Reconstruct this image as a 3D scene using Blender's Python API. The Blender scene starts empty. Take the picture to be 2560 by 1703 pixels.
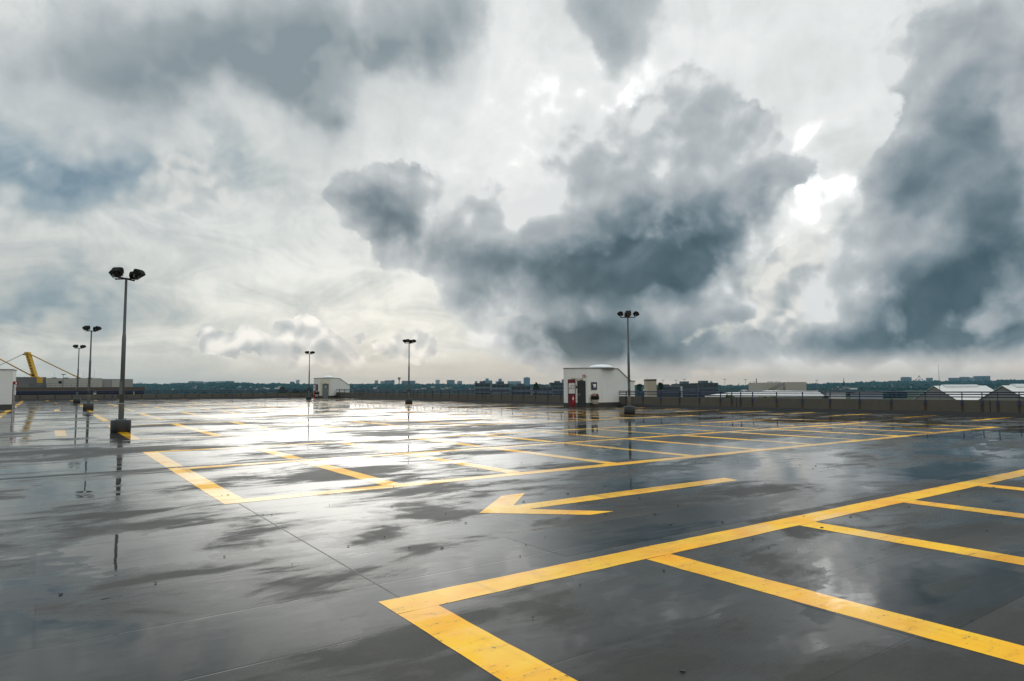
import bpy, bmesh, math, random
from mathutils import Vector, Matrix, noise as mnoise
rad = math.radians
SC = bpy.context.scene
COL = SC.collection

# ------------------------------------------------------------------ camera
CAM_H = 1.6
cd = bpy.data.cameras.new('camera')
cd.sensor_width = 36.0
cd.lens = 36.0 * 1643.14 / 2560.0
cd.clip_start = 0.05
cd.clip_end = 30000
cam = bpy.data.objects.new('camera', cd)
COL.objects.link(cam)
CAM_M = Matrix.Translation((0, 0, CAM_H)) @ Matrix.Rotation(rad(90 + 4.1634), 4, 'X') @ Matrix.Rotation(rad(-0.3051), 4, 'Z')
cam.matrix_world = CAM_M
SC.camera = cam
SC.render.resolution_x, SC.render.resolution_y = 1024, 681
SC.view_settings.view_transform = 'Standard'
SC.view_settings.look = 'None'
SC.view_settings.exposure = 0.06
SC.view_settings.gamma = 1.0

# the deck grid: A runs along the long painted lines, B across them (towards the viewer)
YAW = 0.9545114593
AX = Vector((math.sin(YAW), math.cos(YAW), 0))
BX = Vector((math.cos(YAW), -math.sin(YAW), 0))
def zd(b):                       # the deck falls gently towards its middle gutter
    return 0.005 * max(0.0, -30.0 - b)
def g(a, b, dz=0.0):
    p = AX * a + BX * b
    return Vector((p.x, p.y, zd(b) + dz))
def at(px, py, Y):               # point at a real distance Y seen in that direction
    d = CAM_M.to_3x3() @ Vector(((px - 1280) / 1643.14, -(py - 851.5) / 1643.14, -1))
    return Vector((0, 0, CAM_H)) + d * (Y / d.y)

# ------------------------------------------------------------------ node helpers
class N:
    def __init__(self, tree):
        self.t = tree; tree.nodes.clear()
    def n(self, kind, **kw):
        x = self.t.nodes.new(kind)
        for k, v in kw.items():
            setattr(x, k, v)
        return x
    def l(self, a, b): self.t.links.new(a, b)
    def put(self, sock, v):
        if isinstance(v, bpy.types.NodeSocket): self.l(v, sock)
        elif v is not None: sock.default_value = v
    def m(self, op, a, b=None, c=None, clamp=False):
        x = self.n('ShaderNodeMath', operation=op, use_clamp=clamp)
        self.put(x.inputs[0], a)
        if b is not None: self.put(x.inputs[1], b)
        if c is not None: self.put(x.inputs[2], c)
        return x.outputs[0]
    def vm(self, op, a, b=None):
        x = self.n('ShaderNodeVectorMath', operation=op)
        self.put(x.inputs[0], a)
        if b is not None:
            self.put(x.inputs[3] if op == 'SCALE' else x.inputs[1], b)
        return x.outputs[0]
    def noise(self, vec, scale, detail=4, rough=.55, dist=0.0, lac=2.0, dims='3D'):
        x = self.n('ShaderNodeTexNoise', noise_dimensions=dims)
        self.put(x.inputs['Vector'], vec)
        x.inputs['Scale'].default_value = scale; x.inputs['Detail'].default_value = detail
        x.inputs['Roughness'].default_value = rough; x.inputs['Distortion'].default_value = dist
        x.inputs['Lacunarity'].default_value = lac
        return x
    def smooth(self, v, a, b, lo=0.0, hi=1.0, kind='SMOOTHSTEP'):
        x = self.n('ShaderNodeMapRange', interpolation_type=kind)
        self.put(x.inputs[0], v); x.inputs[1].default_value = a; x.inputs[2].default_value = b
        x.inputs[3].default_value = lo; x.inputs[4].default_value = hi
        return x.outputs[0]
    def ramp(self, v, stops, kind='LINEAR'):
        x = self.n('ShaderNodeValToRGB'); x.color_ramp.interpolation = kind
        e = x.color_ramp.elements
        while len(e) < len(stops): e.new(0.5)
        for i, (p, c) in enumerate(stops):
            e[i].position = p
            e[i].color = (c, c, c, 1) if isinstance(c, (int, float)) else tuple(c) + (1,)
        self.put(x.inputs[0], v)
        return x.outputs[0]
    def mix(self, f, a, b, mode='MIX'):
        x = self.n('ShaderNodeMix', data_type='RGBA', blend_type=mode)
        self.put(x.inputs[0], f)
        for s, v in ((x.inputs[6], a), (x.inputs[7], b)):
            if isinstance(v, (int, float)): v = (v, v, v, 1)
            elif isinstance(v, tuple) and len(v) == 3: v = v + (1,)
            self.put(s, v)
        return x.outputs[2]
    def mapping(self, vec, loc=(0, 0, 0), rot=(0, 0, 0), sc=(1, 1, 1), kind='POINT'):
        x = self.n('ShaderNodeMapping', vector_type=kind)
        self.put(x.inputs[0], vec)
        x.inputs[1].default_value = loc; x.inputs[2].default_value = rot; x.inputs[3].default_value = sc
        return x.outputs[0]

# ------------------------------------------------------------------ sky
# clouds placed by azimuth and elevation (degrees): az, el, half sizes, turn, weight
BLUE = [(-35.8, 15.6, 13.7, 4.8, 8.9, 1.0), (-25.9, 18.6, 10.7, 3.8, 6.9, 0.6), (-36.6, 5.5, 8.4, 6.2, 3.4, 0.6), (-29.4, 5.6, 9.8, 3.8, 2.4, 0.3), (-31.8, 8.3, 7.6, 2.8, 4.3, 0.3), (-12.1, 20.5, 8.2, 3.0, 2.8, 0.15)]
BRIGHT = [(2.1, 18.9, 12.9, 6.4, 25.4, 0.9), (-8.3, 19.1, 9.5, 3.1, 1.3, 0.7), (8.7, 24.0, 13.5, 6.1, 12.4, 0.5), (26.1, 19.1, 5.3, 4.7, -9.5, 0.5), (24.7, 13.7, 8.3, 6.8, 41.4, 1.5), (27.0, 17.0, 6.6, 9.4, -19.2, 1.0), (18.1, 28.4, 16.0, 3.5, -10.4, 0.55), (-1.0, 24.6, 15.7, 5.4, -1.9, 0.5), (9.5, 24.9, 12.3, 4.3, -5.5, 0.45), (-19.4, 9.2, 18.9, 2.6, 5.9, 0.35), (-34.6, 12.1, 9.8, 1.8, 7.0, 0.3), (-9.4, 9.2, 7.6, 2.4, 0.8, 0.5), (21.3, 20.4, 7.2, 4.8, -8.4, 0.4), (22.0, 10.5, 2.4, 2.5, 43.1, 0.8), (-4.5, 7.3, 16.5, 2.2, -0.5, 0.3)]
SHADE = [(12.2, 11.9, 16.5, 6.4, 6.0, 1.0), (8.4, 9.5, 15.6, 4.3, 2.4, 0.6), (10.2, 3.4, 13.3, 3.8, -1.2, 1.0), (4.6, 4.7, 10.8, 3.3, -6.0, 0.7), (-11.3, 14.9, 6.4, 3.7, -17.6, 0.55), (-10.9, 12.1, 4.8, 3.2, -18.3, 0.45), (-3.7, 11.1, 8.3, 3.3, -9.9, 0.5), (15.7, 9.2, 8.9, 3.7, 12.0, 0.4), (22.1, 15.3, 4.1, 3.0, 35.5, 0.3), (14.2, 20.2, 10.3, 6.0, -6.1, -0.2), (2.0, 15.1, 8.3, 4.8, -1.5, -0.3), (-3.7, 7.5, 5.0, 2.7, -0.0, 0.45), (37.1, 8.7, 5.1, 7.9, -7.1, 0.9), (32.4, 6.4, 7.4, 4.2, -4.6, 1.0), (35.4, 15.0, 5.8, 8.5, -32.3, 0.5), (30.8, 14.9, 4.3, 4.2, 13.3, 0.5), (34.9, 19.6, 5.8, 3.7, -23.7, 0.3), (28.6, 3.8, 11.7, 2.4, -2.7, 0.9), (35.4, 3.7, 7.5, 2.7, -3.1, 0.9), (20.7, 2.2, 24.7, 1.5, -1.4, -0.12), (33.1, 11.1, 4.6, 3.2, -7.6, -0.2), (29.4, 10.2, 2.9, 2.9, -6.1, -0.15), (31.8, 24.1, 3.7, 3.8, -13.8, -0.2), (25.1, 7.2, 2.7, 2.5, -3.8, -0.3), (18.8, 5.4, 4.4, 1.6, -2.3, 0.3)]
SOFTS = [(-21.5, 25.4, 13.6, 4.5, 6.5, 0.6), (-13.3, 27.0, 8.8, 4.6, 4.0, 0.5), (-15.8, 24.0, 5.9, 2.8, 5.0, 0.5), (-30.0, 22.7, 5.8, 2.6, 10.6, 0.3), (-7.6, 28.3, 6.8, 3.7, 2.0, 0.4), (-26.5, 27.8, 7.3, 2.5, 10.3, 0.1)]
DARKC = [(15.9, 19.9, 4.9), (7.8, 13.8, 5.3), (13.2, 9.2, 5.2), (-1.1, 11.6, 4.6), (7.9, 6.8, 5.3), (18.6, 16.8, 4.8), (-10.4, 15.0, 3.5), (9.4, 16.2, 5.2), (-6.1, 12.4, 3.2), (16.3, 13.1, 4.9), (1.8, 4.5, 1.9), (3.0, 11.8, 4.9), (-13.0, 15.7, 2.2), (15.1, 24.2, 1.9), (6.8, 18.9, 2.8), (-0.8, 4.8, 1.3), (11.6, 19.8, 3.4), (-3.7, 7.7, 1.5), (-2.1, 14.7, 2.4), (18.0, 6.5, 1.2), (22.8, 16.6, 1.6), (4.5, 4.5, 2.7), (-9.6, 13.8, 3.3), (-8.8, 16.4, 2.3), (17.9, 19.2, 4.3), (9.8, 7.5, 5.3), (-1.9, 4.8, 1.1), (-2.4, 8.7, 2.3), (16.3, 6.8, 2.0), (6.0, 20.8, 1.1), (4.4, 18.9, 1.0), (19.8, 16.4, 3.9), (4.8, 11.0, 5.3), (-4.8, 12.1, 3.3), (-11.7, 15.5, 3.0), (-4.5, 7.7, 1.1), (8.7, 6.8, 5.2), (0.5, 4.5, 1.5), (18.5, 6.4, 1.1), (23.8, 16.7, 0.9), (6.9, 5.8, 4.3), (21.3, 20.5, 0.9), (-1.6, 16.3, 1.0), (-14.5, 15.6, 1.0), (15.5, 12.4, 4.9), (39.5, 22.6, 3.5), (35.4, 17.0, 3.9), (39.0, 9.5, 3.7), (31.1, 10.0, 4.3), (40.2, 16.5, 3.6), (34.1, 24.0, 3.1), (33.6, 6.2, 4.1), (32.4, 14.3, 4.1), (39.3, 6.4, 3.0), (30.7, 6.2, 3.6), (26.6, 7.4, 1.6), (39.7, 13.0, 3.6), (36.8, 23.0, 3.6), (36.3, 7.3, 3.9), (26.5, 4.3, 1.2), (40.0, 19.6, 3.4), (32.3, 23.6, 2.0), (41.4, 24.2, 1.4), (40.5, 4.0, 1.3), (24.6, 3.9, 0.9), (25.3, 7.0, 1.2), (33.8, 15.6, 4.0), (28.0, 4.5, 1.5), (25.7, 4.1, 1.1), (30.5, 10.1, 3.9), (39.8, 22.0, 3.4), (39.4, 11.1, 3.6), (35.0, 24.1, 2.9), (27.5, 7.8, 2.0), (34.7, 6.6, 4.0), (34.9, 17.7, 3.3), (39.9, 15.2, 3.6), (39.1, 9.0, 3.6), (40.2, 17.9, 3.4), (29.6, 13.6, 1.7), (37.8, 25.9, 0.8), (32.8, 26.6, 0.8), (12.6, 2.4, 1.6), (33.8, 2.2, 1.2), (16.1, 2.6, 1.4), (9.8, 2.5, 1.5), (35.2, 2.1, 1.2), (37.0, 2.3, 1.0), (22.7, 2.5, 1.2), (24.7, 2.4, 1.3), (26.7, 2.4, 1.2), (28.5, 2.3, 1.1), (31.1, 2.3, 1.1), (7.0, 2.5, 1.3), (18.6, 2.8, 1.2), (20.7, 2.8, 1.1), (14.2, 2.4, 1.5), (38.3, 2.5, 0.8), (4.1, 2.5, 1.1), (39.4, 2.4, 0.8), (32.3, 2.2, 1.2), (29.6, 2.3, 1.1), (5.4, 2.5, 1.2), (8.3, 2.5, 1.4), (3.0, 2.6, 1.0), (11.6, 2.5, 1.5), (39.9, 2.4, 0.7), (19.7, 2.8, 1.1), (17.4, 2.6, 1.2), (21.6, 2.5, 1.1), (23.6, 2.5, 1.3), (25.6, 2.4, 1.2), (27.5, 2.4, 1.2), (35.9, 2.1, 1.0), (37.6, 2.3, 1.0), (33.0, 2.0, 1.1), (30.2, 2.5, 0.9), (38.5, 2.2, 0.8), (34.3, 2.2, 1.2), (24.9, 2.2, 1.2), (33.1, 10.9, 2.3), (35.8, 12.5, 2.4), (30.5, 9.4, 1.9)]
SOFTC = [(-19.8, 26.7, 4.7), (-31.6, 24.3, 4.2), (-10.4, 29.2, 3.4), (-27.0, 25.9, 3.9), (-17.4, 27.0, 4.8), (-6.9, 29.6, 3.2), (-36.1, 22.5, 1.8), (-23.6, 26.5, 4.1), (-37.9, 22.2, 1.2), (-30.4, 24.0, 4.1), (-33.7, 23.5, 3.1), (-18.3, 25.2, 3.7), (9.8, 30.0, 2.3), (7.6, 31.2, 1.2), (11.1, 30.8, 1.6), (8.4, 30.8, 1.8)]
CUMC = [(-17.1, 3.9, 2.2), (-20.1, 3.4, 1.4), (-14.8, 3.0, 1.5), (-22.4, 3.8, 1.1), (-24.4, 4.6, 1.0), (-18.1, 3.8, 2.1), (-23.4, 3.9, 0.9), (-21.8, 3.6, 1.2), (-13.5, 2.6, 0.9), (-24.9, 5.2, 0.8), (-8.1, 3.9, 1.5), (-10.3, 3.7, 1.0), (-11.7, 4.3, 0.9), (-12.7, 4.6, 0.7), (-7.5, 3.9, 1.4), (-9.5, 3.7, 1.2), (-27.2, 15.5, 2.2), (-24.5, 15.0, 1.5), (-28.1, 15.2, 1.9), (-26.1, 15.3, 2.0), (24.0, 8.7, 2.9), (22.6, 6.5, 2.9), (19.8, 5.0, 1.6), (24.5, 9.1, 2.8)]
SUN_AZ, SUN_EL = -12.0, 5.5
def build_world():
    w = bpy.data.worlds.new('World'); SC.world = w; w.use_nodes = True
    k = N(w.node_tree)
    tc = k.n('ShaderNodeTexCoord')
    sep = k.n('ShaderNodeSeparateXYZ'); k.l(tc.outputs['Generated'], sep.inputs[0])
    az = k.m('DEGREES', k.m('ARCTAN2', sep.outputs[0], sep.outputs[1]))
    el = k.m('MAXIMUM', k.m('DEGREES', k.m('ARCSINE', sep.outputs[2])), 0.0)
    def comb(x, y, z=0.0):
        c = k.n('ShaderNodeCombineXYZ'); k.put(c.inputs[0], x); k.put(c.inputs[1], y); k.put(c.inputs[2], z)
        return c.outputs[0]
    uv = comb(az, el)
    flat = k.m('MULTIPLY', k.m('LOGARITHM', k.m('ADD', k.m('MULTIPLY', el, .2), 1.0), math.e), 14.0)
    uf = comb(az, flat, 7.3)                                # layers flatten towards the horizon
    def warp(v, scale, amt, detail=3):
        n = k.noise(v, scale, detail, .5)
        return k.vm('ADD', v, k.vm('SCALE', k.vm('SUBTRACT', n.outputs['Color'], (.5, .5, .5)), amt))
    uw = warp(warp(uv, .10, 3.2, 2), .42, 1.3, 3)
    uw2 = warp(uv, .14, 6.0, 3)
    def field(tab, v):
        acc = None
        for (a, e, rx, ry, rot, wt) in tab:
            mp = k.mapping(v, (a, e, 0), (0, 0, rad(rot)), (rx, ry, 1), 'TEXTURE')
            gr = k.n('ShaderNodeTexGradient', gradient_type='SPHERICAL'); k.l(mp, gr.inputs[0])
            s = k.smooth(gr.outputs['Fac'], 0, 1)
            acc = k.m('MULTIPLY', s, wt) if acc is None else k.m('MULTIPLY_ADD', s, wt, acc)
        return acc
    def puffs(tab, v):                                      # union of round puffs: depth inside the mass, in degrees
        acc = None
        for (a, e, r) in tab:
            d = k.n('ShaderNodeVectorMath', operation='DISTANCE'); k.l(v, d.inputs[0]); d.inputs[1].default_value = (a, e, 0)
            s = k.m('SUBTRACT', r, d.outputs['Value'])
            acc = s if acc is None else k.m('SMOOTH_MAX', acc, s, .5)
        return acc
    def nz(v, scale, detail=6, rough=.58, seed=0.0, dist=0.0):
        mp = k.vm('ADD', v, (seed, seed * .7, 0))
        return k.m('SUBTRACT', k.noise(mp, scale, detail, rough, dist, dims='2D').outputs['Fac'], .5)
    # --- high bright veil with streaks and blue gaps
    br = field(BRIGHT, uw2); bl = field(BLUE, uw2)
    streak = nz(k.mapping(uf, sc=(.55, 1.25, 1)), .22, 7, .6, 3.1, .6)
    fine = nz(uw, .55, 5, .6, 11.0)
    base = k.m('ADD', k.m('MULTIPLY', br, .30), k.m('MULTIPLY_ADD', streak, .62, .50))
    base = k.m('MULTIPLY_ADD', fine, .20, base)
    base = k.m('SUBTRACT', base, k.m('MULTIPLY', bl, .48))
    base = k.m('MULTIPLY_ADD', k.m('MULTIPLY', k.smooth(el, 8, 26), k.smooth(az, -34, -6, .1, 1.0)), .26, base)
    col = k.ramp(base, [(0.0, (.19, .275, .345)), (.22, (.32, .40, .45)), (.42, (.49, .535, .545)), (.60, (.67, .70, .69)),
                        (.80, (.77, .795, .79)), (1.0, (.86, .875, .865))])
    col = k.mix(k.smooth(el, 15, 5, 0, .55), col, k.vm('MULTIPLY', col, (1.06, 1.0, .915)))
    hot = k.m('MULTIPLY_ADD', k.m('POWER', k.smooth(base, .96, 1.9, 0, 1, 'LINEAR'), 1.8), SKY_HOT, 1.0)
    col = k.vm('SCALE', col, hot)
    # --- warm pale band above the horizon
    band = k.m('MULTIPLY', k.smooth(k.m('MULTIPLY_ADD', nz(uf, .16, 4, .5, 5.0), 5.0, el), 3.0, .2), k.smooth(az, -20, 14, .40, .8))
    col = k.mix(band, col, k.mix(k.smooth(az, -18, 12), (.60, .615, .58), (.74, .65, .55)))
    def relief(v, scale, amt, seed):                        # billows lit from above and behind
        def h(off):
            x = k.n('ShaderNodeTexVoronoi', feature='SMOOTH_F1', voronoi_dimensions='2D'); x.inputs['Scale'].default_value = scale
            x.inputs['Detail'].default_value = 1.0; x.inputs['Roughness'].default_value = .55; x.inputs['Smoothness'].default_value = .35
            k.l(k.vm('ADD', v, (seed + off[0], seed + off[1], 0)), x.inputs['Vector']); return x.outputs['Distance']
        return k.m('MULTIPLY', k.m('SUBTRACT', h((0, 0)), h((-.30, .85))), -amt)
    def layer(col, S, F, namp, nscale, edge, rim, rimw, stops, samp, sscale, seed, detail=7, off=0.0, div=1.0, fade=None, bill=None):
        n1 = nz(uv, nscale, detail, .60, seed)
        n2 = nz(uw, sscale, 5, .58, seed + 20)
        big = nz(uv, sscale * .35, 3, .5, seed + 40)
        d = k.m('MULTIPLY_ADD', n1, namp, S)
        al = k.smooth(k.m('MULTIPLY', d, k.smooth(big, -.12, .14, .5, 2.0)), -edge, edge)
        sh = k.m('MULTIPLY_ADD', k.smooth(d, 0, rim), rimw, off)
        sh = k.m('MULTIPLY_ADD', n2, samp, sh)
        sh = k.m('MULTIPLY_ADD', big, samp * .7, sh)
        if F is not None: sh = k.m('ADD', sh, F)
        if bill: sh = k.m('ADD', sh, relief(uw, bill[0], bill[1], seed))
        if fade is not None: al = k.m('MULTIPLY', al, fade)
        if div != 1.0: sh = k.m('DIVIDE', sh, div)
        return k.mix(al, col, k.ramp(sh, stops))
    col = layer(col, k.m('ADD', puffs(SOFTC, uw2), 1.1), k.m('MINIMUM', field(SOFTS, uw2), .45), 4.0, .16, 1.5, 4.0, .48,
                [(0, (.60, .625, .63)), (.3, (.45, .49, .51)), (.6, (.335, .385, .41)), (1, (.24, .295, .325))], .42, .15, 1.0, off=.17)
    col = layer(col, puffs(CUMC, uw), None, 2.0, .55, .24, 1.6, .04,
                [(0, (.78, .775, .74)), (.22, (.66, .67, .65)), (.5, (.49, .52, .53)), (1, (.33, .385, .41))], .8, .40, 2.0, off=k.smooth(el, 4, 8, .34, .24), fade=k.smooth(el, 9, 13, 1.0, .42), bill=(.50, .75))
    col = layer(col, k.m('ADD', puffs(DARKC, uw), .55), k.m('MINIMUM', k.m('MULTIPLY', field(SHADE, uw), 1.1), .98), 2.3, .36, .48, 3.8, .32,
                [(0, (.74, .76, .76)), (.07, (.56, .59, .605)), (.15, (.45, .49, .51)), (.27, (.36, .40, .43)), (.42, (.24, .295, .33)), (.62, (.142, .197, .232)), (.82, (.078, .125, .154)), (1, (.045, .083, .108))],
                .44, .24, 3.0, off=.07, div=1.6, bill=(.30, .26))
    glow = k.m('MULTIPLY', k.smooth(el, 1, 4), k.m('MULTIPLY', k.smooth(el, 17, 6), k.m('MULTIPLY', k.smooth(az, -34, -18), k.smooth(az, 6, -6))))
    col = k.vm('SCALE', col, k.m('MULTIPLY_ADD', glow, .22, 1.0))
    # haze over the lowest degrees
    col = k.mix(k.smooth(el, 3.2, 0, 0, .8), col, k.mix(k.smooth(az, -18, 12), (.60, .63, .60), (.76, .66, .555)))
    col = k.vm('SCALE', col, k.smooth(el, 33, 75, 1.0, 2.3))                     # overcast is brightest overhead
    # clear air behind, seen thinly through the cloud
    sky = k.n('ShaderNodeTexSky', sky_type='NISHITA')
    sky.sun_disc = False; sky.sun_elevation = rad(SUN_EL); sky.sun_rotation = rad(SUN_AZ)
    b1 = k.n('ShaderNodeBackground'); k.l(sky.outputs[0], b1.inputs[0]); b1.inputs[1].default_value = .08
    b2 = k.n('ShaderNodeBackground'); k.l(col, b2.inputs[0]); b2.inputs[1].default_value = 1.0
    mx = k.n('ShaderNodeMixShader'); mx.inputs[0].default_value = .97
    k.l(b1.outputs[0], mx.inputs[1]); k.l(b2.outputs[0], mx.inputs[2])
    o = k.n('ShaderNodeOutputWorld'); k.l(mx.outputs[0], o.inputs[0])
SKY_HOT = 11.0
build_world()
sd = bpy.data.lights.new('sun', 'SUN'); sd.energy = 0.66; sd.angle = rad(40); sd.color = (1, .97, .91)
sun = bpy.data.objects.new('sun', sd); COL.objects.link(sun)
dirv = Vector((math.sin(rad(SUN_AZ)) * math.cos(rad(SUN_EL)), math.cos(rad(SUN_AZ)) * math.cos(rad(SUN_EL)), math.sin(rad(SUN_EL))))
sun.rotation_euler = dirv.to_track_quat('Z', 'Y').to_euler()
# the sun is veiled by cloud: its disc is wide and fades towards its rim
sd.use_nodes = True
_k = N(sd.node_tree)
_c = _k.n('ShaderNodeVectorMath', operation='DOT_PRODUCT')
_k.l(_k.n('ShaderNodeNewGeometry').outputs['Incoming'], _c.inputs[0]); _c.inputs[1].default_value = dirv
_f = _k.smooth(_k.m('ABSOLUTE', _c.outputs['Value']), math.cos(rad(20)), 1.0, 0, 1, 'LINEAR')
_e = _k.n('ShaderNodeEmission'); _k.l(_k.m('POWER', _f, 1.6), _e.inputs['Strength'])
_o = _k.n('ShaderNodeOutputLight'); _k.l(_e.outputs[0], _o.inputs[0])

# ------------------------------------------------------------------ object helpers
def tag(o, label, cat, group=None):
    o['label'] = label; o['category'] = cat
    if group: o['group'] = group
    return o
def empty(name, loc, rz=0.0, label=None, cat=None, group=None):
    o = bpy.data.objects.new(name, None); COL.objects.link(o)
    o.location = loc; o.rotation_euler = (0, 0, rz); o.empty_display_size = .3
    if label: tag(o, label, cat, group)
    return o
def copy_tree(o, parent=None):
    c = o.copy(); COL.objects.link(c)
    if parent: c.parent = parent
    for ch in o.children: copy_tree(ch, c)
    return c
class MB:
    """collects simple solids and links them as one mesh object"""
    def __init__(self): self.bm = bmesh.new(); self.mi = 0
    def _done(self, faces):
        for f in faces: f.material_index = self.mi
    def poly(self, pts):
        f = self.bm.faces.new([self.bm.verts.new(p) for p in pts]); f.material_index = self.mi; return f
    def box(self, lo, hi, M=None):
        x0, y0, z0 = lo; x1, y1, z1 = hi
        v = [Vector(p) for p in ((x0,y0,z0),(x1,y0,z0),(x1,y1,z0),(x0,y1,z0),(x0,y0,z1),(x1,y0,z1),(x1,y1,z1),(x0,y1,z1))]
        if M: v = [M @ p for p in v]
        v = [self.bm.verts.new(p) for p in v]
        fs = [self.bm.faces.new([v[i] for i in q]) for q in ((0,3,2,1),(4,5,6,7),(0,1,5,4),(1,2,6,5),(2,3,7,6),(3,0,4,7))]
        self._done(fs); return self
    def prism(self, pts, z0, z1):                       # plan outline (ccw), extruded up
        n = len(pts)
        b = [self.bm.verts.new((p[0], p[1], z0)) for p in pts]; t = [self.bm.verts.new((p[0], p[1], z1)) for p in pts]
        fs = [self.bm.faces.new(b[::-1]), self.bm.faces.new(t)]
        fs += [self.bm.faces.new((b[i], b[(i+1) % n], t[(i+1) % n], t[i])) for i in range(n)]
        self._done(fs); return self
    def extrude(self, pts, d):                          # any planar polygon pushed along d
        n = len(pts); d = Vector(d)
        b = [self.bm.verts.new(p) for p in pts]; t = [self.bm.verts.new(Vector(p) + d) for p in pts]
        fs = [self.bm.faces.new(b[::-1]), self.bm.faces.new(t)]
        fs += [self.bm.faces.new((b[i], b[(i+1) % n], t[(i+1) % n], t[i])) for i in range(n)]
        self._done(fs); return self
    def tube(self, pts, r, seg=10, caps=True):          # pts: path, r: radius or list
        pts = [Vector(p) for p in pts]; rs = r if isinstance(r, (list, tuple)) else [r] * len(pts)
        rings = []
        for i, p in enumerate(pts):
            a = (pts[min(i + 1, len(pts) - 1)] - pts[max(i - 1, 0)]).normalized()
            u = a.cross(Vector((0, 0, 1)));
            if u.length < 1e-3: u = Vector((1, 0, 0))
            u.normalize(); w = a.cross(u)
            rings.append([self.bm.verts.new(p + (u * math.cos(t) + w * math.sin(t)) * rs[i]) for t in [2 * math.pi * j / seg for j in range(seg)]])
        fs = []
        for A, B in zip(rings, rings[1:]):
            for j in range(seg):
                f = self.bm.faces.new((A[j], A[(j+1) % seg], B[(j+1) % seg], B[j])); f.smooth = True; fs.append(f)
        if caps: fs += [self.bm.faces.new(rings[0][::-1]), self.bm.faces.new(rings[-1])]
        self._done(fs); return self
    def lathe(self, prof, seg=20, c=(0, 0)):            # (r, z) profile
        rings = [[self.bm.verts.new((c[0] + r * math.cos(2*math.pi*j/seg), c[1] + r * math.sin(2*math.pi*j/seg), z)) for j in range(seg)] for r, z in prof]
        fs = []
        for A, B in zip(rings, rings[1:]):
            for j in range(seg):
                f = self.bm.faces.new((A[j], A[(j+1) % seg], B[(j+1) % seg], B[j])); f.smooth = True; fs.append(f)
        fs += [self.bm.faces.new(rings[0][::-1]), self.bm.faces.new(rings[-1])]
        self._done(fs); return self
    def build(self, name, mat, parent=None, bevel=0.0, loc=None, smooth_angle=None):
        bmesh.ops.recalc_face_normals(self.bm, faces=self.bm.faces)
        me = bpy.data.meshes.new(name); self.bm.to_mesh(me); self.bm.free()
        for m in (mat if isinstance(mat, (list, tuple)) else [mat]): me.materials.append(m)
        o = bpy.data.objects.new(name, me); COL.objects.link(o)
        if loc is not None: o.location = loc
        if parent: o.parent = parent
        if bevel:
            b = o.modifiers.new('bevel', 'BEVEL'); b.width = bevel; b.segments = 2; b.limit_method = 'ANGLE'; b.angle_limit = rad(40)
        return o

# ------------------------------------------------------------------ materials
def simple(name, col, rough=.6, metal=0.0, var=.12, scale=3.0, spec=.5, bump=0.0, dirt=None):
    m = bpy.data.materials.new(name); m.use_nodes = True; k = N(m.node_tree)
    tc = k.n('ShaderNodeTexCoord'); v = tc.outputs['Object']
    n = k.noise(v, scale, 5, .6).outputs['Fac']
    c = k.mix(n, tuple(x * (1 - var) for x in col), tuple(min(1, x * (1 + var)) for x in col))
    if dirt:                                              # runs of dirt down upright faces
        d = k.noise(k.mapping(v, sc=(1, 1, .12)), scale * 1.6, 5, .65).outputs['Fac']
        c = k.mix(k.smooth(d, .48, .75, 0, dirt[1]), c, dirt[0])
    p = k.n('ShaderNodeBsdfPrincipled'); k.l(c, p.inputs['Base Color'])
    k.put(p.inputs['Roughness'], k.m('MULTIPLY_ADD', n, .2, rough - .1)); p.inputs['Metallic'].default_value = metal
    p.inputs['Specular IOR Level'].default_value = spec
    if bump:
        b = k.n('ShaderNodeBump'); b.inputs['Strength'].default_value = bump; b.inputs['Distance'].default_value = .01
        k.l(k.noise(v, scale * 12, 4, .6).outputs['Fac'], b.inputs['Height']); k.l(b.outputs[0], p.inputs['Normal'])
    o = k.n('ShaderNodeOutputMaterial'); k.l(p.outputs[0], o.inputs[0])
    return m

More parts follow.
